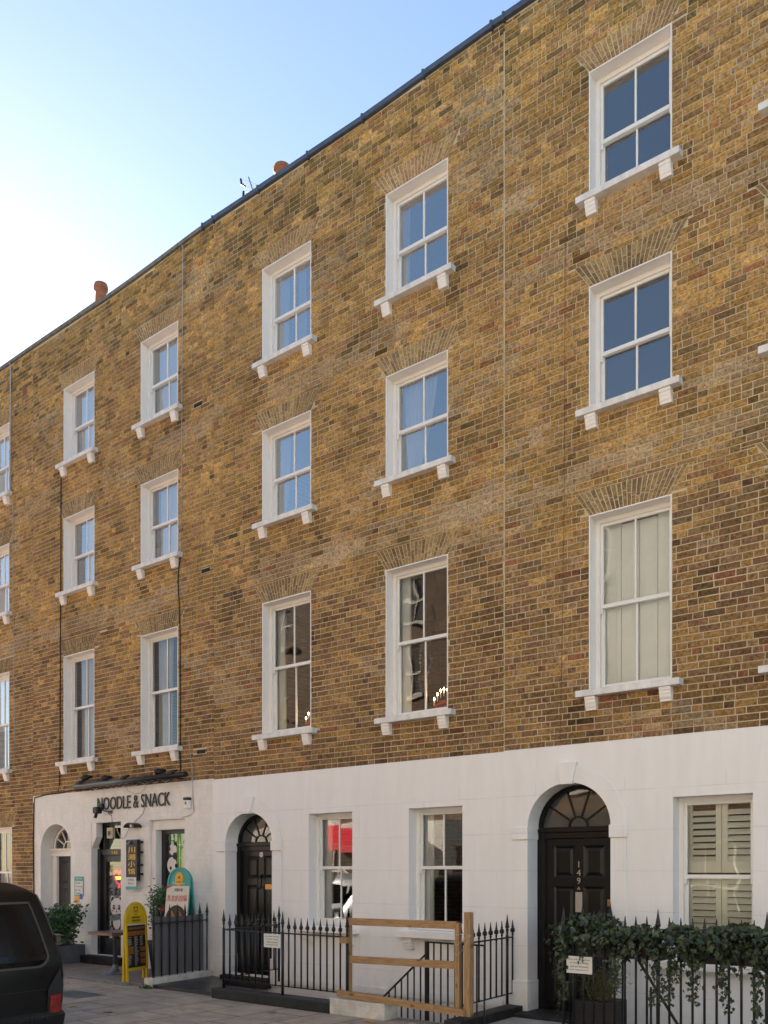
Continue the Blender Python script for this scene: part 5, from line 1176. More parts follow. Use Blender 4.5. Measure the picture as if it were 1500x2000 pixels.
def ivy(label, p, q, zt, seed, strands, n=900):
    random.seed(seed); P, Q = Vector((*p, 0)), Vector((*q, 0)); d_ = (Q-P).normalized(); nr = Vector((d_.y, -d_.x, 0)); Ln = (Q-P).length
    t = thing('ivy_planter', ((p[0]+q[0])/2, (p[1]+q[1])/2, .8), label, 'planter', 'ivy planters hung on the right hand railings')
    m_ = MB(); A, B = P+d_*.06+nr*.0, Q-d_*.06
    for s0, s1, z0, z1 in ((-.20, -.03, .84, 1.0),):
        pts = [A+nr*s0, B+nr*s0, B+nr*s1, A+nr*s1]; m_.mesh([(v.x, v.y, z0) for v in pts]+[(v.x, v.y, z1) for v in pts], [(0, 3, 2, 1), (0, 1, 5, 4), (1, 2, 6, 5), (2, 3, 7, 6), (3, 0, 4, 7), (4, 5, 6, 7)])
    m_.build('trough', 'vantrim', t)
    m_ = MB(); st_ = MB(); up = Vector((0, 0, 1))
    cam_d = nr
    for k in range(n):
        u = random.random(); s = random.gauss(-.03, .085); lump = noise.noise(Vector((u*Ln*2.2, seed, 0)))
        z = zt+.02+lump*.16-abs(random.gauss(0, 1))*.12-(abs(s+.03)*.35)
        if z < zt-.36: z = zt-.05
        pos = P+d_*Ln*u+nr*(s+.05); pos.z = z
        nn = Vector((random.gauss(0, .6), random.gauss(0, .6), random.gauss(.5, .5)))+cam_d*random.uniform(.2, 1.4)
        sz = random.choice((random.uniform(.025, .045), random.uniform(.045, .078))); leaf_poly(m_, pos, nn, Vector((random.gauss(0, .5), random.gauss(0, .5), -1)), sz, sz*1.1, random.random()**1.3, 'ivy')
    for (u, ln, dens) in strands:
        pos = P+d_*Ln*u+nr*.07; pos.z = zt-.2; pts = [pos.copy()]; x = 0
        while x < ln:
            pos = pos+Vector((random.gauss(0, .008), random.gauss(0, .008), -.02))+nr*random.gauss(0, .003); pts.append(pos.copy()); x += .02
            for _ in range(dens):
                if random.random() < .75:
                    sz = random.uniform(.036, .062)*(1-.3*x/ln); off = Vector((random.gauss(0, .022), random.gauss(0, .018), random.gauss(0, .01)))*(1.4 if dens > 1 else 1)
                    leaf_poly(m_, pos+off, cam_d*1.0+Vector((random.gauss(0, .5), random.gauss(0, .5), random.gauss(.25, .4))), Vector((random.gauss(0, .4), 0, -1)), sz, sz*1.1, random.random()**1.3, 'ivy')
        st_.tube(pts, .0025, 4)
    st_.build('stems', 'stem', t); m_.build('foliage', 'ivy', t)
ivy('ivy spilling over the corner of the right hand railing beside door 149A', q1, q0, 1.17, 3, [(.98, .75, 2), (.9, .3, 2), (.72, .35, 2), (.55, .45, 2), (.4, .25, 2)], 1100)
XX = lambda px: fx(px, FR)
ivy('ivy between the railing corner and the tall spike left of the louvred window', (XX(1104), FR), (XX(1300), FR), 1.16, 5, [((px-1104)/196, ln, dn) for px, ln, dn in ((1112, .55, 2), (1150, .15, 2), (1208, .35, 2), (1218, .42, 2), (1252, .12, 1), (1268, .25, 1), (1286, .55, 2), (1292, .5, 2))], 1150)
ivy('long ivy in front of the louvred window at the right edge', (XX(1308), FR), (XX(1640), FR), 1.17, 9, [((px-1308)/332, ln, dn) for px, ln, dn in ((1312, .5, 3), (1325, .28, 2), (1366, .5, 3), (1372, .35, 2), (1395, .1, 1), (1424, .54, 3), (1452, .22, 2), (1492, .62, 3), (1500, .5, 2), (1540, .4, 2), (1600, .5, 2))], 2100)
random.seed(21)
def shrub(name, label, cat, c, rx, ry, z0, z1, n, ls, m, potf, stems=9, flowers=0, shape='oval', zc=None):
    t = thing(name, (c[0], c[1], GZ), label, cat)
    potf(t)
    s = MB(); lf = MB(); tips = []
    for k in range(stems):
        a = random.uniform(0, 6.28); b0 = Vector((c[0]+rx*.5*random.uniform(-1, 1), c[1]+ry*.7*random.uniform(-1, 1), z0-.05)); e = Vector((c[0]+rx*random.uniform(-.9, .9), c[1]+ry*random.uniform(-.95, .95), z1-abs(random.gauss(0, .12))*(z1-z0)))
        mid = (b0+e)/2+Vector((random.gauss(0, .03), random.gauss(0, .03), 0)); s.tube([b0, mid, e], [.009, .006, .003], 5); tips.append((b0, mid, e))
    s.build('stems', 'stem', t)
    for k in range(n):
        b0, mid, e = random.choice(tips); u = random.betavariate(1.9, 1.1); q = b0+(e-b0)*u if u > .5 else b0+(mid-b0)*u*2
        q = q+Vector((random.gauss(0, .065), random.gauss(0, .065), random.gauss(0, .05)))
        if q.z < z0: continue
        sz = ls*random.uniform(.6, 1.2); leaf_poly(lf, q, Vector((random.gauss(.4, .6), random.gauss(-.6, .6), random.gauss(.6, .5))), Vector((random.gauss(0, 1), random.gauss(0, 1), .4)), sz*.8, sz*1.25, random.random()**1.5, shape)
    lf.build('foliage', m, t)
    for k in range(flowers):
        fl = MB(); e = Vector((c[0]+rx*random.uniform(.3, 1.1), c[1]+ry*random.uniform(-.9, -.2), z0+(z1-z0)*random.uniform(.25, .6)))
        for _ in range(14): leaf_poly(fl, e+Vector((random.gauss(0, .02), random.gauss(0, .02), random.gauss(0, .03))), Vector((random.gauss(0, 1), random.gauss(-1, 1), random.gauss(0, 1))), Vector((0, 0, 1)), .03, .035, .5)
        fl.build('flower', 'flower', t)
    return t
pl0 = on_z(103.6, 1887, 0.0); pl1 = on_z(166.6, 1879, 0.0)
def trough_pot(t):
    m_ = MB(); a = Vector((pl0[0]-.08, pl0[1]-.5, 0)); b = Vector((pl1[0], pl1[1], 0)); d_ = (b-a).normalized(); n_ = Vector((-d_.y, d_.x, 0))*.36
    o_ = [a, b, b+n_, a+n_]; w_ = .025; i_ = [a+d_*w_+n_*w_/.36, b-d_*w_+n_*w_/.36, b-d_*w_+n_*(1-w_/.36), a+d_*w_+n_*(1-w_/.36)]
    m_.mesh([(v.x, v.y, 0) for v in o_]+[(v.x, v.y, .33) for v in o_]+[(v.x, v.y, .33) for v in i_]+[(v.x, v.y, .29) for v in i_], [(0, 1, 5, 4), (1, 2, 6, 5), (2, 3, 7, 6), (3, 0, 4, 7), (4, 5, 9, 8), (5, 6, 10, 9), (6, 7, 11, 10), (7, 4, 8, 11), (8, 9, 13, 12), (9, 10, 14, 13), (10, 11, 15, 14), (11, 8, 12, 15), (3, 2, 1, 0)])
    m_.build('trough', 'trough', t, bevel=.004)
    m_ = MB(); m_.face([(v.x, v.y, .30) for v in i_]); m_.build('soil', 'soil', t)
mc = ((pl0[0]+pl1[0])/2-.22, (pl0[1]+pl1[1])/2-.25)
shrub('shrub_trough', 'leafy green shrub with red flowers in a dark trough by the arched door', 'planter', mc, .26, .72, .36, 1.06, 2600, .06, 'leaf', trough_pot, stems=26, flowers=3)
def pot2(t):
    m_ = MB(); m_.box(-4.28, -3.86, -1.12, -.74, GZ, .36); m_.build('pot', 'vantrim', t, bevel=.01)
shrub('potted_herb', 'bushy yellow green herb in a dark square pot behind the corner railing', 'potted plant', (-4.06, -.93), .17, .17, .38, .66, 1300, .035, 'herb', pot2, stems=34, shape='thin')
def pot3(t):
    m_ = MB(); m_.lathe([(.13, GZ+.05), (.19, .5), (.20, .55), (.18, .55), (.17, .5)], (wpx, -.42, 0), 16); m_.build('pot', 'iron', t)
wpx = on_y(312, 1770, -.42)[0]
shrub('potted_bush', 'small dark green bush with red blooms behind the boarded railing', 'potted plant', (wpx, -.42), .15, .13, .62, 1.42, 1100, .04, 'leaf', pot3, stems=14, flowers=4)
m_ = MB(); wx, wy = on_z(290, 1930, GZ)
for k in range(90): leaf_poly(m_, Vector((wx+random.gauss(0, .07), wy-.03+random.gauss(0, .035), GZ+abs(random.gauss(0, .025)))), Vector((random.gauss(0, 1), random.gauss(-.5, 1), 1)), Vector((0, 0, 1)), .03, .045, random.random())
tag(m_.build('weed', 'moss'), 'green weed growing at the foot of the limewashed plinth', 'weed')
# fallen leaves
def fallen(px, py, sz, m, label, z=None, ang=None):
    sz *= 1.45
    x, y = on_z(px, py, GZ+.01); m_ = MB(); a = random.uniform(0, 6.28) if ang is None else ang
    pts = [(0, -.55), (.2, -.3), (.42, -.2), (.3, .1), (.2, .35), (0, .6), (-.22, .3), (-.34, .05), (-.4, -.22), (-.18, -.32)]
    for k in range(len(pts)):
        p, q = pts[k], pts[(k+1) % len(pts)]
        r_ = lambda u: (x+sz*(u[0]*math.cos(a)-u[1]*math.sin(a)), y+sz*(u[0]*math.sin(a)+u[1]*math.cos(a)), GZ+.012+.25*sz*(u[0]**2+u[1]**2*.6))
        m_.face([(x, y, GZ+.014), r_(p), r_(q)])
    tag(m_.build('fallen_leaf', m), label, 'leaf', 'fallen leaves on the paving')
for px, py, sz, m, lb in ((141, 1965, .085, 'fallen', 'yellow leaf by the black vehicle\'s lamp'), (211, 1976, .10, 'fallenb', 'orange brown leaf on the bare paving'), (533, 1977, .07, 'fallenb', 'small brown leaf before the long black kerb'), (718, 1993, .09, 'fallen', 'yellow leaf at the foot of the white painted kerb'),
                          (727, 1996, .07, 'fallen', 'second yellow leaf at the foot of the white painted kerb, nearer the front'), (975, 1985, .12, 'fallenb', 'curled brown leaf by the right black kerb'), (985, 1981, .11, 'fallen', 'yellow leaf by the right black kerb'), (995, 1979, .09, 'fallenb', 'small brown leaf at the rear end of the right black kerb'),
                          (968, 1990, .10, 'fallenb', 'brown leaf at the front of the right black kerb'), (1062, 1987, .11, 'fallen', 'large yellow leaf on the speckled bridge before door 149A'), (1067, 1977, .09, 'fallenb', 'brown leaf against the step of door 149A'), (358, 1974, .05, 'fallenb', 'dark curled leaf on the paving below the slate bridge'), (235, 1928, .05, 'fallen', 'tiny leaf under the yellow menu board')):
    fallen(px, py, sz, m, lb)
# manhole cover
mh = [on_z(px, py, GZ) for px, py in ((118, 1954), (150, 1956), (187, 1946), (150, 1939))]
t = thing('manhole_cover', (mh[3][0], mh[3][1], GZ), 'square iron manhole cover with raised studs beside the black vehicle', 'manhole cover')
m_ = MB(); mx0, mx1, my0, my1 = mh[2][0]-.75, mh[2][0], mh[2][1]-.30, mh[2][1]+.16
m_.box(mx0, mx1, my0, my1, GZ+.001, GZ+.008); m_.build('frame', 'kerb', t); m_ = MB(); m_.box(mx0+.03, mx1-.03, my0+.03, my1-.03, GZ+.008, GZ+.011)
for i in range(14):
    for j in range(8):
        m_.box(mx0+.05+i*.048, mx0+.078+i*.048, my0+.05+j*.048, my0+.072+j*.048, GZ+.011, GZ+.016)
m_.build('cover', 'metal', t)
# ------------------------------------------------------------------ table and boards
tp = on_z(225, 1902, 0.0)
t = thing('cafe_table', (tp[0], tp[1], 0), 'square cafe table with a wooden edge on a grey pedestal by the shop door', 'table', rot=R(4))
m_ = MB(); m_.box(-.30, .30, -.30, .30, .685, .70); m_.build('table_top', 'tabletop', t, bevel=.002)
m_ = MB(); m_.box(-.302, .302, -.302, .302, .65, .6845); m_.build('edging', 'woodtop', t, bevel=.003)
m_ = MB(); m_.lathe([(.23, 0), (.23, .008), (.17, .018), (.10, .045), (.06, .09), (.042, .14), (.036, .16)], (0, 0, 0), 28); m_.lathe([(.036, .155), (.036, .62), (.05, .63), (.05, .65)], (0, 0, 0), 20); m_.build('pedestal', 'metal', t)
def aboard(name, label, loc, rot, W, H, spread, mfr, builder, z0=0.0, thick=.03):
    t = thing(name, (loc[0], loc[1], z0), label, 'menu board', rot=rot)
    for sgn, nm in ((-1, 'front'), (1, 'rear')):
        m_ = MB(); r_ = W/2; hs = H-r_
        def pt(x, z, off=0): return (x, sgn*(spread*(1-z/H))+off, z)
        n = 16; O = [(-r_, 0.0)]+[(-r_, hs)]+[(-r_*math.cos(math.pi*k/n), hs+r_*math.sin(math.pi*k/n)) for k in range(1, n)]+[(r_, hs), (r_, 0.0)]
        wf = .035; I = [(-r_+wf, .0)]+[(-r_+wf, hs)]+[(-(r_-wf)*math.cos(math.pi*k/n), hs+(r_-wf)*math.sin(math.pi*k/n)) for k in range(1, n)]+[(r_-wf, hs), (r_-wf, .0)]
        for k in range(len(O)-1):
            a, b, c, d_ = O[k], O[k+1], I[k+1], I[k]
            m_.mesh([pt(*a, -thick/2), pt(*b, -thick/2), pt(*c, -thick/2), pt(*d_, -thick/2), pt(*a, thick/2), pt(*b, thick/2), pt(*c, thick/2), pt(*d_, thick/2)], [(0, 1, 2, 3), (7, 6, 5, 4), (0, 4, 5, 1), (1, 5, 6, 2), (2, 6, 7, 3), (3, 7, 4, 0)])
        m_.mesh([pt(-r_+wf, .16, -.012), pt(r_-wf, .16, -.012), pt(r_-wf, .20, -.012), pt(-r_+wf, .20, -.012), pt(-r_+wf, .16, .012), pt(r_-wf, .16, .012), pt(r_-wf, .20, .012), pt(-r_+wf, .20, .012)], [(0, 1, 2, 3), (7, 6, 5, 4), (0, 4, 5, 1), (2, 6, 7, 3)])
        fr = m_.build('frame', mfr, t)
        builder(t, sgn, pt, r_, hs, wf, I)
    return t
def tilt_text(t, body, m, x0, x1, z0, z1, pt, off, th=.002):
    o = text('lettering', body, m, t, x0, x1, z0, z1, 0, th)
    if o:
        zc = (z0+z1)/2; p = pt(0, zc, off); o.location = (o.location.x, p[1], zc)
        q = pt(0, zc+.1, off); o.rotation_euler = (-math.atan2(q[1]-p[1], .1)*1.0, 0, 0)
    return o
def quadp(m_, pt, x0, x1, z0, z1, off, mi=0): m_.face([pt(x0, z0, off), pt(x1, z0, off), pt(x1, z1, off), pt(x0, z1, off)], mi)
def yb(t, sgn, pt, r_, hs, wf, I):
    m_ = MB(); zs = .865
    pts = [(-r_+wf, zs)]+[p for p in I if p[1] > zs]+[(r_-wf, zs)]
    m_.face([pt(a, b, 0) for a, b in pts]); m_.build('head_panel', 'yellow', t)
    m_ = MB(); quadp(m_, pt, -r_+wf, r_-wf, .20, zs-.012, 0); m_.build('menu', 'menu', t)
    m_ = MB(); quadp(m_, pt, -r_+wf, r_-wf, zs-.012, zs+.006, -.017); m_.build('clip', 'paper', t)
    if sgn > 0: return
    e = -.004
    tilt_text(t, 'HUNGRY', 'blackstone', -.105, .105, .955, .99, pt, e); tilt_text(t, 'PANDA!!', 'blackstone', -.105, .105, .905, .94, pt, e)
    m_ = MB()
    def dsc(cx, cz, a, b, off, mi):
        m_.face([pt(cx+a*math.cos(2*math.pi*k/18), cz+b*math.sin(2*math.pi*k/18), off) for k in range(18)], mi)
    for sx in (-1, 1): m_.face([pt(sx*.055, 1.13, e), pt(sx*.02, 1.135, e), pt(sx*.03, 1.10, e), pt(sx*.055, 1.09, e)], 0)
    dsc(0, 1.07, .058, .062, e, 0); dsc(0, 1.07, .05, .054, e-.001, 1)
    for sx in (-1, 1): dsc(sx*.021, 1.07, .012, .02, e-.002, 0)
    dsc(0, 1.045, .006, .004, e-.002, 0)
    m_.build('emblem', ['blackstone', 'yellow'], t)
    m_ = MB(); w2 = r_-wf
    for k in range(4): quadp(m_, pt, -w2+.01+k*(2*w2-.02)/4, -w2+.005+(k+1)*(2*w2-.02)/4, .69, .76, e)
    quadp(m_, pt, .085, w2-.005, .44, .51, e); quadp(m_, pt, .085, w2-.005, .345, .42, e); quadp(m_, pt, .085, w2-.005, .25, .325, e); quadp(m_, pt, -w2+.01, -.08, .41, .53, e)
    m_.build('food_pictures', 'food', t)
    tilt_text(t, '川湘小馆面食菜单', 'gold', -w2+.03, w2-.03, .785, .825, pt, e)
    m_ = MB(); random.seed(5)
    for cx, zt_, zb_ in ((-w2+.015, .64, .54), (-w2+.015, .39, .24), (-.055, .66, .22), (.085, .66, .53)):
        z = zt_
        while z > zb_: ln = random.uniform(.05, .10); quadp(m_, pt, cx, cx+ln, z, z+.005, e); z -= .016
    m_.build('menu_lines', 'cream', t)
    m_ = MB(); 
    for cx in (-w2+.015, -.055, .085): quadp(m_, pt, cx, cx+.09, .665, .675, e)
    m_.build('menu_headings', 'gold', t)
yl, yr = on_z(249, 1918, 0.0), on_z(291, 1910, 0.0)
yc = ((yl[0]+yr[0])/2, (yl[1]+yr[1])/2); yang = math.atan2(yr[1]-yl[1], yr[0]-yl[0]); ydir = (math.sin(yang), -math.cos(yang))
aboard('menu_board', 'yellow arched menu board lettered HUNGRY PANDA beside the cafe table', (yc[0]-ydir[0]*.055, yc[1]-ydir[1]*.055), yang, math.hypot(yr[0]-yl[0], yr[1]-yl[1])-.01, 1.21, .035, 'yellow', yb)
def tb(t, sgn, pt, r_, hs, wf, I):
    m_ = MB(); zs = 1.40
    pts = [(-r_+wf, zs)]+[p for p in I if p[1] > zs]+[(r_-wf, zs)]
    m_.face([pt(a, b, 0) for a, b in pts]); m_.build('head_panel', 'teal', t)
    m_ = MB(); quadp(m_, pt, -r_+wf*.5, r_-wf*.5, .20, zs, .002 if sgn < 0 else 0); m_.build('board', 'tealdark', t)
    if sgn > 0: 
        m_ = MB(); quadp(m_, pt, -r_+.01, r_-.01, .70, 1.415, .018); m_.build('poster', 'cream', t); return
    e = -.018
    m_ = MB(); quadp(m_, pt, -r_-.0, r_+.0, .70, 1.42, e); po = m_.build('poster', 'cream', t)
    tilt_text(t, 'Fantuan', 'paper', -.12, .12, 1.44, 1.49, pt, -.004)
    def dsc(m_, cx, cz, a, b, off, mi=0, n=26): m_.face([pt(cx+a*math.cos(2*math.pi*k/n), cz+b*math.sin(2*math.pi*k/n), off) for k in range(n)], mi)
    m_ = MB(); dsc(m_, .0, 1.53, .085, .11, -.008); m_.build('round_sticker', 'orange', t)
    m_ = MB(); quadp(m_, pt, -.02, .02, 1.54, 1.575, -.010); quadp(m_, pt, -.045, .045, 1.475, 1.49, -.010); m_.build('sticker_mark', 'coping', t)
    tilt_text(t, '川湘小馆', 'blackstone', -.07, .10, 1.33, 1.385, pt, e-.002); tilt_text(t, '东北扒拉锅', 'red', -.20, .20, 1.17, 1.275, pt, e-.002)
    m_ = MB(); dsc(m_, .0, .84, .22, .27, e-.002, 0, 36); m_.build('pan_picture', 'iron', t)
    m_ = MB(); dsc(m_, .0, .84, .20, .245, e-.003, 0, 36); m_.build('pan_picture', 'menu', t)
    m_ = MB(); random.seed(9)
    for cx in (-.07, .08): 
        m_.face([pt(cx-.07, .72, e-.005), pt(cx+.06, .70, e-.005), pt(cx+.075, .92, e-.005), pt(cx+.02, .98, e-.005), pt(cx-.02, 1.03, e-.005), pt(cx-.06, .94, e-.005)])
    m_.build('food_picture', 'food', t)
    m_ = MB(); m_.face([pt(-r_, 1.42, e-.001), pt(-r_, 1.37, e-.001), pt(-r_+.13, 1.42, e-.001)]); m_.build('red_corner', 'red', t)
tx, ty = on_y(352, 1740, -.36)[0], -.36
aboard('menu_board', 'tall teal arched menu board with a food poster behind the boarded railing', (tx, ty), R(12), .46, 1.72, .2, 'teal', tb, z0=.03)
# ------------------------------------------------------------------ chimneys and aerial
def chimney(px, py, yy, pr, ph, h, stack):
    x, zt = on_y(px, py, yy); m_ = MB()
    m_.box(x-stack, x+stack, yy-.3, yy+.3, 11.7, zt-ph); m_.box(x-stack-.04, x+stack+.04, yy-.34, yy+.34, zt-ph-.12, zt-ph-.02)
    c_ = m_.build('chimney', 'opbrick', h)
    m_ = MB(); m_.lathe([(pr*1.0, -.03), (pr*.92, ph*.45), (pr*.86, ph*.72), (pr*.88, ph*.74), (pr*1.16, ph*.80), (pr*1.2, ph*.9), (pr*1.08, ph), (pr*.8, ph), (pr*.75, ph*.8)], (x, yy, zt-ph), 20); m_.build('chimney_pot', 'terra', c_)
chimney(197, 556, 1.5, .125, .62, h2, .3); chimney(551, 326, 1.5, .13, .45, h3, .3)
def aerial():
    p = on_y(486, 384, .7); t = thing('tv_aerial', (p[0], .7, p[1]-.6), 'tv aerial with dark end plates above the parapet left of the chimney pot', 'aerial')
    m_ = MB(); m_.tube([(p[0]+.25, .7, p[1]-1.2), (p[0]+.25, .7, p[1]-.02)], .016, 6); m_.build('mast', 'metal', t)
    a = on_y(471, 350, .7); b = on_y(477, 364, .7); c = on_y(510, 372, .7); m_ = MB()
    for k in range(6):
        u = k/5; q = (a[0]+(b[0]-a[0])*u, a[1]+(b[1]-a[1])*u); m_.tube([(q[0], .7, q[1]), (q[0]+.30, .75, q[1]-.20)], .006, 4)
    e = on_y(476, 375, .7)
    for k in range(3): q = (e[0], e[1]-.03*k); m_.tube([(q[0], .7, q[1]), (q[0]+.3, .7, q[1]-.12)], .006, 4)
    m_.tube([(a[0]+.15, .73, a[1]-.02), (b[0]+.18, .73, b[1]-.14)], .012, 5); m_.build('rods', 'chrome', t)
    m_ = MB(); m_.tube([(a[0]-.01, .7, a[1]+.01), (a[0]+.01, .7, (a[1]+b[1])/2-.01), (b[0]+.02, .7, b[1]-.01)], .018, 5); m_.build('end_plate', 'vantrim', t)
    m_ = MB(); g = on_y(474, 386, .7); m_.tube([(e[0], .7, e[1]+.01), (g[0], .7, g[1]-.12)], .02, 5); m_.build('end_plate', 'vantrim', t)
aerial()
# ------------------------------------------------------------------ vehicles
def vehicle(label, xr, yc, paint, zr=-.16, group=None, facing=-1):
    """rear face at xr, body running towards -x; yc centre line"""
    t = thing('parked_van', (xr-2.4, yc, zr), label, 'van', group)
    def hw(z):    # half width by height above road
        T = [(.2, .90), (.45, .96), (.75, .965), (1.0, .935), (1.25, .885), (1.45, .84), (1.60, .79), (1.68, .71), (1.73, .57)]
        for (a, wa), (b, wb) in zip(T[:-1], T[1:]):
            if z <= b: return wa+(wb-wa)*max(0, (z-a))/(b-a)
        return T[-1][1]
    def rake(z): return .0 if z < .95 else (z-.95)*.34+max(0, z-1.6)*1.2
    zs = [.2, .35, .55, .75, .95, 1.1, 1.25, 1.4, 1.52, 1.6, 1.66, 1.70, 1.73]
    st_ = [(0, 1), (-.03, 1.0), (-.15, 1.0), (-1.2, 1), (-2.6, 1), (-3.4, 1), (-4.1, .62), (-4.75, .56), (-4.95, .40)]
    m_ = MB(); secs = []
    for i, (dx, hs) in enumerate(st_):
        ins = .045 if i == 0 else (.012 if i == 1 else (0 if i < 6 else .03*(i-5)))
        sec = []
        top = 1.73*(1 if hs == 1 else (hs+.0))
        ring = []
        for z in zs:
            zz = .2+(z-.2)*((top-.2)/(1.53)); ring.append((dx-rake(zz)*(1-min(1, -dx/1.2)) if dx > -1.2 else dx, hw(z)-ins, zz))
        L_ = [(xr+a, yc+b, zr+c) for a, b, c in ring]; R_ = [(xr+a, yc-b, zr+c) for a, b, c in ring[::-1]]
        a, b, c = ring[-1]; mid = [(xr+a, yc+b*k, zr+c+.02*(1-k*k)) for k in (.5, 0, -.5)]
        secs.append(L_+mid+R_)
    n = len(secs[0]); 
    for s in secs: m_.v.extend(s)
    for i in range(len(secs)-1):
        for k in range(n-1): m_.f.append((i*n+k, (i+1)*n+k, (i+1)*n+k+1, i*n+k+1)); m_.m.append(0); m_.c.append(None); m_.smooth.append(True)
    nz = len(zs)
    for s in (0, len(secs)-1):      # end faces as a grid bowed outwards
        G = []
        for j in range(nz):
            a = Vector(secs[s][j]); b = Vector(secs[s][n-1-j]); row = []
            for k in range(9):
                u = k/8; p = a+(b-a)*u; p.x += (.05 if s == 0 else -.05)*(1-(2*u-1)**2); row.append(len(m_.v)); m_.v.append(tuple(p))
            G.append(row)
        for j in range(nz-1):
            for k in range(8):
                q = (G[j][k], G[j+1][k], G[j+1][k+1], G[j][k+1]); m_.f.append(q if s == 0 else q[::-1]); m_.m.append(0); m_.c.append(None); m_.smooth.append(True)
        top = [i for i in range(nz-1, nz+4)]
        m_.f.append(tuple([s*n+i for i in top])); m_.m.append(0); m_.c.append(None); m_.smooth.append(False)
    body = m_.build('body', paint, t)
    def rear(y, z, off=.006):   # point on the rear face
        w_ = hw(z)-.045; u = (w_-(y))/(2*w_); return (xr-rake(z)+.05*(1-(2*u-1)**2)+off, yc+y, zr+z)
    def patch(name, pts, m, off=.008, par=t, thick=True):
        o = MB(); c = [sum(p[i] for p in pts)/len(pts) for i in (0, 1)]
        b = 0; vs = [rear(p[0], p[1], off) for p in pts]; cc = rear(c[0], c[1], off)
        o.v.extend(vs+[cc]); k = len(vs)
        for i in range(k): o.f.append((i, (i+1) % k, k)); o.m.append(0); o.c.append(None); o.smooth.append(False)
        return o.build(name, m, par)
    wz0, wz1 = .86, 1.535
    def win(inset):
        P = []
        zb, ztp = wz0+inset, wz1-inset
        for sg in (1, -1):
            zl = [ztp]+[ztp-(ztp-zb-.14)*k/6 for k in range(1, 7)]
            pp = [(sg*(hw(z)-.175-inset-max(0, 1.2-z)*.03), z) for z in zl]
            yb_ = hw(zb)-.19-inset
            pp += [(sg*(yb_-.13*(1-math.cos(a))+.02*0-.0), zb+.14-.14*math.sin(a)) for a in [math.pi/2*k/6 for k in range(1, 7)]]
            P += pp if sg == 1 else pp[::-1]
        # horizontal runs subdivided for the bow
        return P
    P = win(0); Q = win(.022)
    o = MB(); k = len(P)
    for i in range(k):
        if abs(P[i][1]-P[(i+1) % k][1]) < 1e-6 and abs(P[i][0]-P[(i+1) % k][0]) > .5:
            for s in range(8):
                l = lambda A, B, u: (A[0]+(B[0]-A[0])*u, A[1])
                o.face([rear(*l(P[i], P[(i+1) % k], s/8), .014), rear(*l(P[i], P[(i+1) % k], (s+1)/8), .014), rear(*l(Q[i], Q[(i+1) % k], (s+1)/8), .014), rear(*l(Q[i], Q[(i+1) % k], s/8), .014)])
        else: o.face([rear(*P[i], .014), rear(*P[(i+1) % k], .014), rear(*Q[(i+1) % k], .014), rear(*Q[i], .014)])
    # glass as vertical strips following the bow
    g = MB(); n_ = 20
    half = lambda z: max(.0, min(hw(z)-.175-.01-max(0, 1.2-z)*.03, 9))
    zr_ = [wz0+.01+(wz1-wz0-.02)*j/10 for j in range(11)]
    def edge(z):
        e = hw(z)-.185
        if z < wz0+.14: q = (wz0+.14-z)/.14; e -= .13*(1-math.sqrt(max(0, 1-q*q)))
        return e
    for j in range(10):
        for i in range(n_):
            z0, z1 = zr_[j], zr_[j+1]; a0, a1 = edge(z0), edge(z1); u0, u1 = 1-2*i/n_, 1-2*(i+1)/n_
            g.face([rear(a0*u0, z0, .009), rear(a1*u0, z1, .009), rear(a1*u1, z1, .009), rear(a0*u1, z0, .009)][::1], smooth=True)
    g.build('rear_window', 'carglass', t); o.build('window_trim', 'trimedge', t)
    for sg in (1, -1):
        y1 = lambda z: sg*(hw(z)-.058); y0 = lambda z: sg*(hw(z)-.20)
        lb = patch('lamp_housing', [(sg*(hw(.83)-.07), .84), (sg*(hw(.65)-.045), .65), (sg*(hw(.35)-.05), .26), (sg*(hw(.35)-.215), .24), (sg*(hw(.6)-.225), .63)][::sg], 'vantrim', .012)
        def lamp(nm, pts, m): 
            o_ = MB(); vs = [rear(p[0], p[1], .034) for p in pts]; vb = [rear(p[0], p[1], .012) for p in pts]; k_ = len(vs)
            o_.mesh(vs+vb, [tuple(range(k_))]+[(i, i+k_, (i+1) % k_+k_, (i+1) % k_) for i in range(k_)]); return o_.build(nm, m, t, bevel=.006)
        lamp('tail_light', [(sg*(hw(.58)-.075), .575), (sg*(hw(.42)-.065), .37), (sg*(hw(.35)-.195), .29), (sg*(hw(.55)-.195), .56)], 'tail')
        lamp('reversing_light', [(sg*(hw(.36)-.06), .35), (sg*(hw(.25)-.065), .25), (sg*(hw(.25)-.195), .235), (sg*(hw(.3)-.195), .275)], 'silverplate')
        h_ = MB(); x_, y_, z_ = rear(sg*(hw(1.13)-.02), 1.13, 0)
        h_.box(x_-.06, x_+.035, y_-.018, y_+.05*sg+.0, z_-.055, z_-.035); h_.box(x_-.06, x_+.035, y_-.018, y_+.05*sg, z_+.035, z_+.055); h_.box(x_-.03, x_+.02, y_-.005, y_+.045*sg, z_-.035, z_+.035)
        h_.build('hinge', 'trimedge', t, bevel=.006)
    o = MB(); pz = .20
    for k in range(8): 
        a, b = .95-k*.2375, .95-(k+1)*.2375
        o.mesh([rear(a*.96, .22, .03), rear(b*.96, .22, .03), rear(b*.96, .36, .07), rear(a*.96, .36, .07), rear(a*.96, .40, .005), rear(b*.96, .40, .005)], [(0, 3, 2, 1), (3, 5, 4, 2)] and [(0, 1, 2, 3)[::-1], (3, 2, 5, 4)[::-1]])
    o.build('bumper', 'vantrim', t)
    o = MB(); q = [rear(-.62, .42, .02), rear(-.10, .42, .02), rear(-.10, .53, .02), rear(-.62, .53, .02)]; o.face(q[::-1]); o.build('number_plate', 'yellow', t)
    o = MB(); seam = MB()
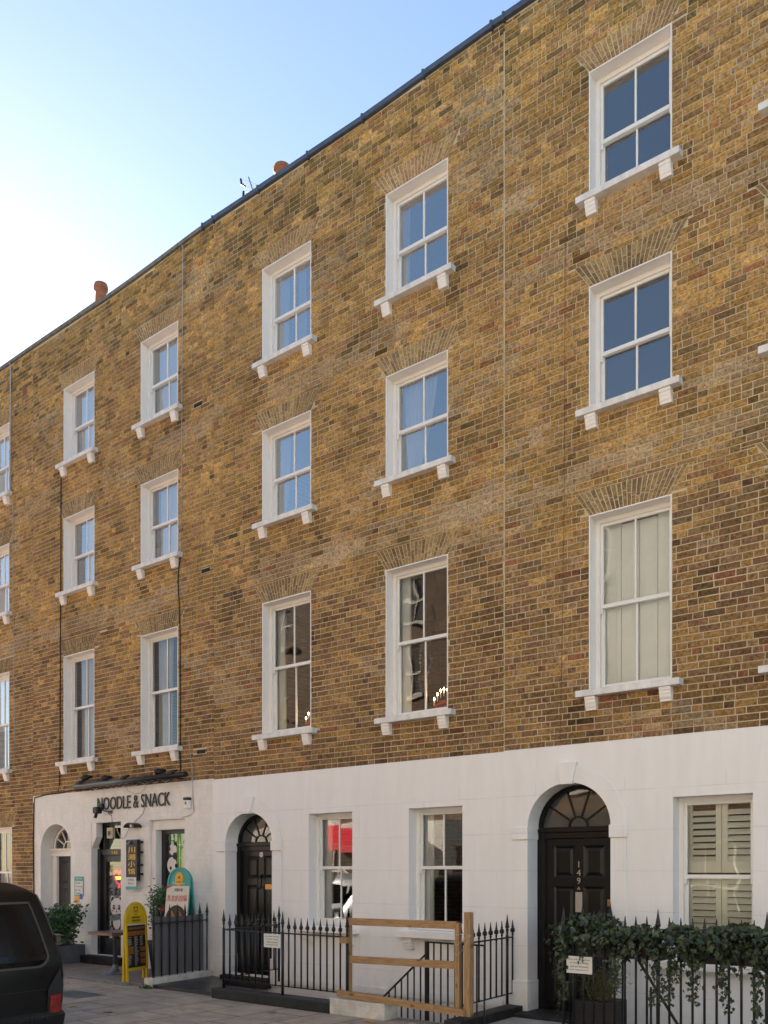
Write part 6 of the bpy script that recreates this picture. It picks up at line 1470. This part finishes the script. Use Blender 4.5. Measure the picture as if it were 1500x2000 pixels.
    for k in range(12): z0, z1 = .42+k*.1, .42+(k+1)*.1; o.face([rear(.004, z0, .011), rear(-.004, z0, .011), rear(-.004, z1, .011), rear(.004, z1, .011)][::-1])
    for i in range(16):
        u0, u1 = .78-1.56*i/16, .78-1.56*(i+1)/16
        o.face([rear(u0, .635, .011), rear(u1, .635, .011), rear(u1, .628, .011), rear(u0, .628, .011)])
    o.build('door_seam', 'vantrim', t)
    # side windows, windscreen, wheels
    for sg in (1, -1):
        for (a, b) in ((-.5, -1.5), (-1.6, -2.5), (-2.6, -3.5)):
            o = MB(); yy = lambda z: yc+sg*(hw(z)+.006)
            o.face([(xr+a, yy(1.0), zr+1.0), (xr+b, yy(1.0), zr+1.0), (xr+b, yy(1.25), zr+1.25), (xr+a, yy(1.25), zr+1.25)]); o.face([(xr+a, yy(1.25), zr+1.25), (xr+b, yy(1.25), zr+1.25), (xr+b, yy(1.45), zr+1.45), (xr+a, yy(1.45), zr+1.45)]); o.build('side_window', 'carglass', t)
        for wx in (-.95, -3.95):
            o = MB(); cy = yc+sg*.90; o.tube([(xr+wx, cy-.11*sg, zr+.33), (xr+wx, cy+.09*sg, zr+.33)], .33, 28); wl = o.build('wheel', 'tyre', t)
            o = MB(); o.tube([(xr+wx, cy+.09*sg, zr+.33), (xr+wx, cy+.10*sg, zr+.33)], .21, 20); o.build('rim', 'metal', wl)
    o = MB(); o.face([(xr-3.44, yc+.78, zr+1.60), (xr-4.06, yc+.86, zr+1.16), (xr-4.06, yc-.86, zr+1.16), (xr-3.44, yc-.78, zr+1.60)]); o.build('windscreen', 'carglass', t)
    return t, rear
vt, rear = vehicle('black van parked at the kerb, its rear corner cut by the photo edge', -8.55, -5.28, 'vanblack', group='parked vans')
wtx = text('badge', 'CUSTOM', 'opdark', vt, 0, .38, 0, .04, 0, .004)
wtx.rotation_euler = (0, 0, R(90)); p_ = rear(.50, .36, .075); wtx.location = Vector(p_)-WPOS[vt.name]
vehicle('silver van parked across the street, reflected in the ground floor windows', -11.4, -7.3, 'vansilver', group='parked vans')
# ------------------------------------------------------------------ opposite side of the street
def opposite(label, x0, x1, H, m, shop, seed):
    random.seed(seed); h = thing('opposite_building', ((x0+x1)/2, -12, 0), label, 'building', 'buildings across the street'); y = -12.0
    wins = []; n = int((x1-x0)/2.4)
    for k in range(n):
        xc = x0+(k+.5)*(x1-x0)/n
        for zb, zt in ((3.9, 5.9), (7.0, 8.6), (9.5, 10.8)):
            if zt < H-.5: wins.append((xc-.5, xc+.5, zb, zt))
    for k in range(n):
        xc = x0+(k+.5)*(x1-x0)/n; wins.append((xc-.85, xc+.85, .6, 2.5))
    m_ = MB()
    xs = sorted({x0, x1}|{v for q in wins for v in q[:2]}); zs = sorted({GZ, 3.2, H}|{v for q in wins for v in q[2:]})
    for a, b in zip(xs[:-1], xs[1:]):
        for c, d_ in zip(zs[:-1], zs[1:]):
            if any(q[0] < (a+b)/2 < q[1] and q[2] < (c+d_)/2 < q[3] for q in wins): continue
            m_.face([(b, y, c), (a, y, c), (a, y, d_), (b, y, d_)], 0 if c >= 3.19 else 1)
    m_.box(x0, x1, y-.35, y+.06, H, H+.12, 1); m_.box(x0, x1, y-6, y-5.8, GZ, H-.1, 0); m_.box(x0+.01, x0+.1, y-5.8, y-.01, GZ, H-.1, 0); m_.box(x1-.1, x1-.01, y-5.8, y-.01, GZ, H-.1, 0); m_.box(x0+.1, x1-.1, y-5.8, y-.4, H-.3, H-.2, 0)
    m_.build('wall', [M[m], M[shop]], h)
    for (a, b, c, d_) in wins:
        o = MB(); o.box(a, a+.07, y-.16, y-.08, c, d_); o.box(b-.07, b, y-.16, y-.08, c, d_); o.box(a+.07, b-.07, y-.16, y-.08, d_-.07, d_); o.box(a+.07, b-.07, y-.16, y-.08, c, c+.08); o.box(a+.07, b-.07, y-.15, y-.085, (c+d_)/2-.03, (c+d_)/2+.03); o.box((a+b)/2-.015, (a+b)/2+.015, y-.15, y-.09, c+.08, d_-.07)
        o.box(a-.1, b+.1, y-.12, y+.1, c-.1, c)
        for qa, qb in ((a, a), (b, b)): o.face([(qa, y, c), (qa, y-.15, c), (qa, y-.15, d_), (qa, y, d_)])
        o.face([(a, y, d_), (b, y, d_), (b, y-.15, d_), (a, y-.15, d_)])
        w_ = o.build('window', 'opcream', h)
        o = MB(); o.face([(b-.06, y-.13, c+.05), (a+.06, y-.13, c+.05), (a+.06, y-.13, d_-.05), (b-.06, y-.13, d_-.05)]); o.build('pane', 'oppane', w_)
    return h
opposite('brick building across the street with a red awning, seen only in window reflections', -27, -15.2, 12.4, 'opbrick', 'opcream', 1)
opposite('brick building across the street with a dark shopfront, seen only in window reflections', -15.18, -6.2, 11.8, 'opbrick', 'opdark', 2)
opposite('out of view building directly behind the photographer, its front made cream to bounce light', -6.18, 6.5, 11.9, 'opcream', 'opcream', 3)  # out of view; front made pale to throw sunlight back at the terrace
t = thing('shop_awning', (-18.6, -12, 2.2), 'red shop awning across the street reflected in the left ground floor window', 'awning')
m_ = MB(); m_.mesh([(-20.6, -11.97, 3.05), (-16.6, -11.97, 3.05), (-16.6, -10.9, 2.45), (-20.6, -10.9, 2.45), (-20.6, -10.9, 2.2), (-16.6, -10.9, 2.2)], [(0, 1, 2, 3), (3, 2, 5, 4)]); m_.build('canopy', 'awning', t)
m_ = MB(); m_.tube([(-20.6, -11.95, 2.5), (-20.6, -10.92, 2.45)], .015, 5); m_.tube([(-16.6, -11.95, 2.5), (-16.6, -10.92, 2.45)], .015, 5); m_.build('arm', 'iron', t)
for o in bpy.data.objects:
    if '_local' in o: del o['_local']
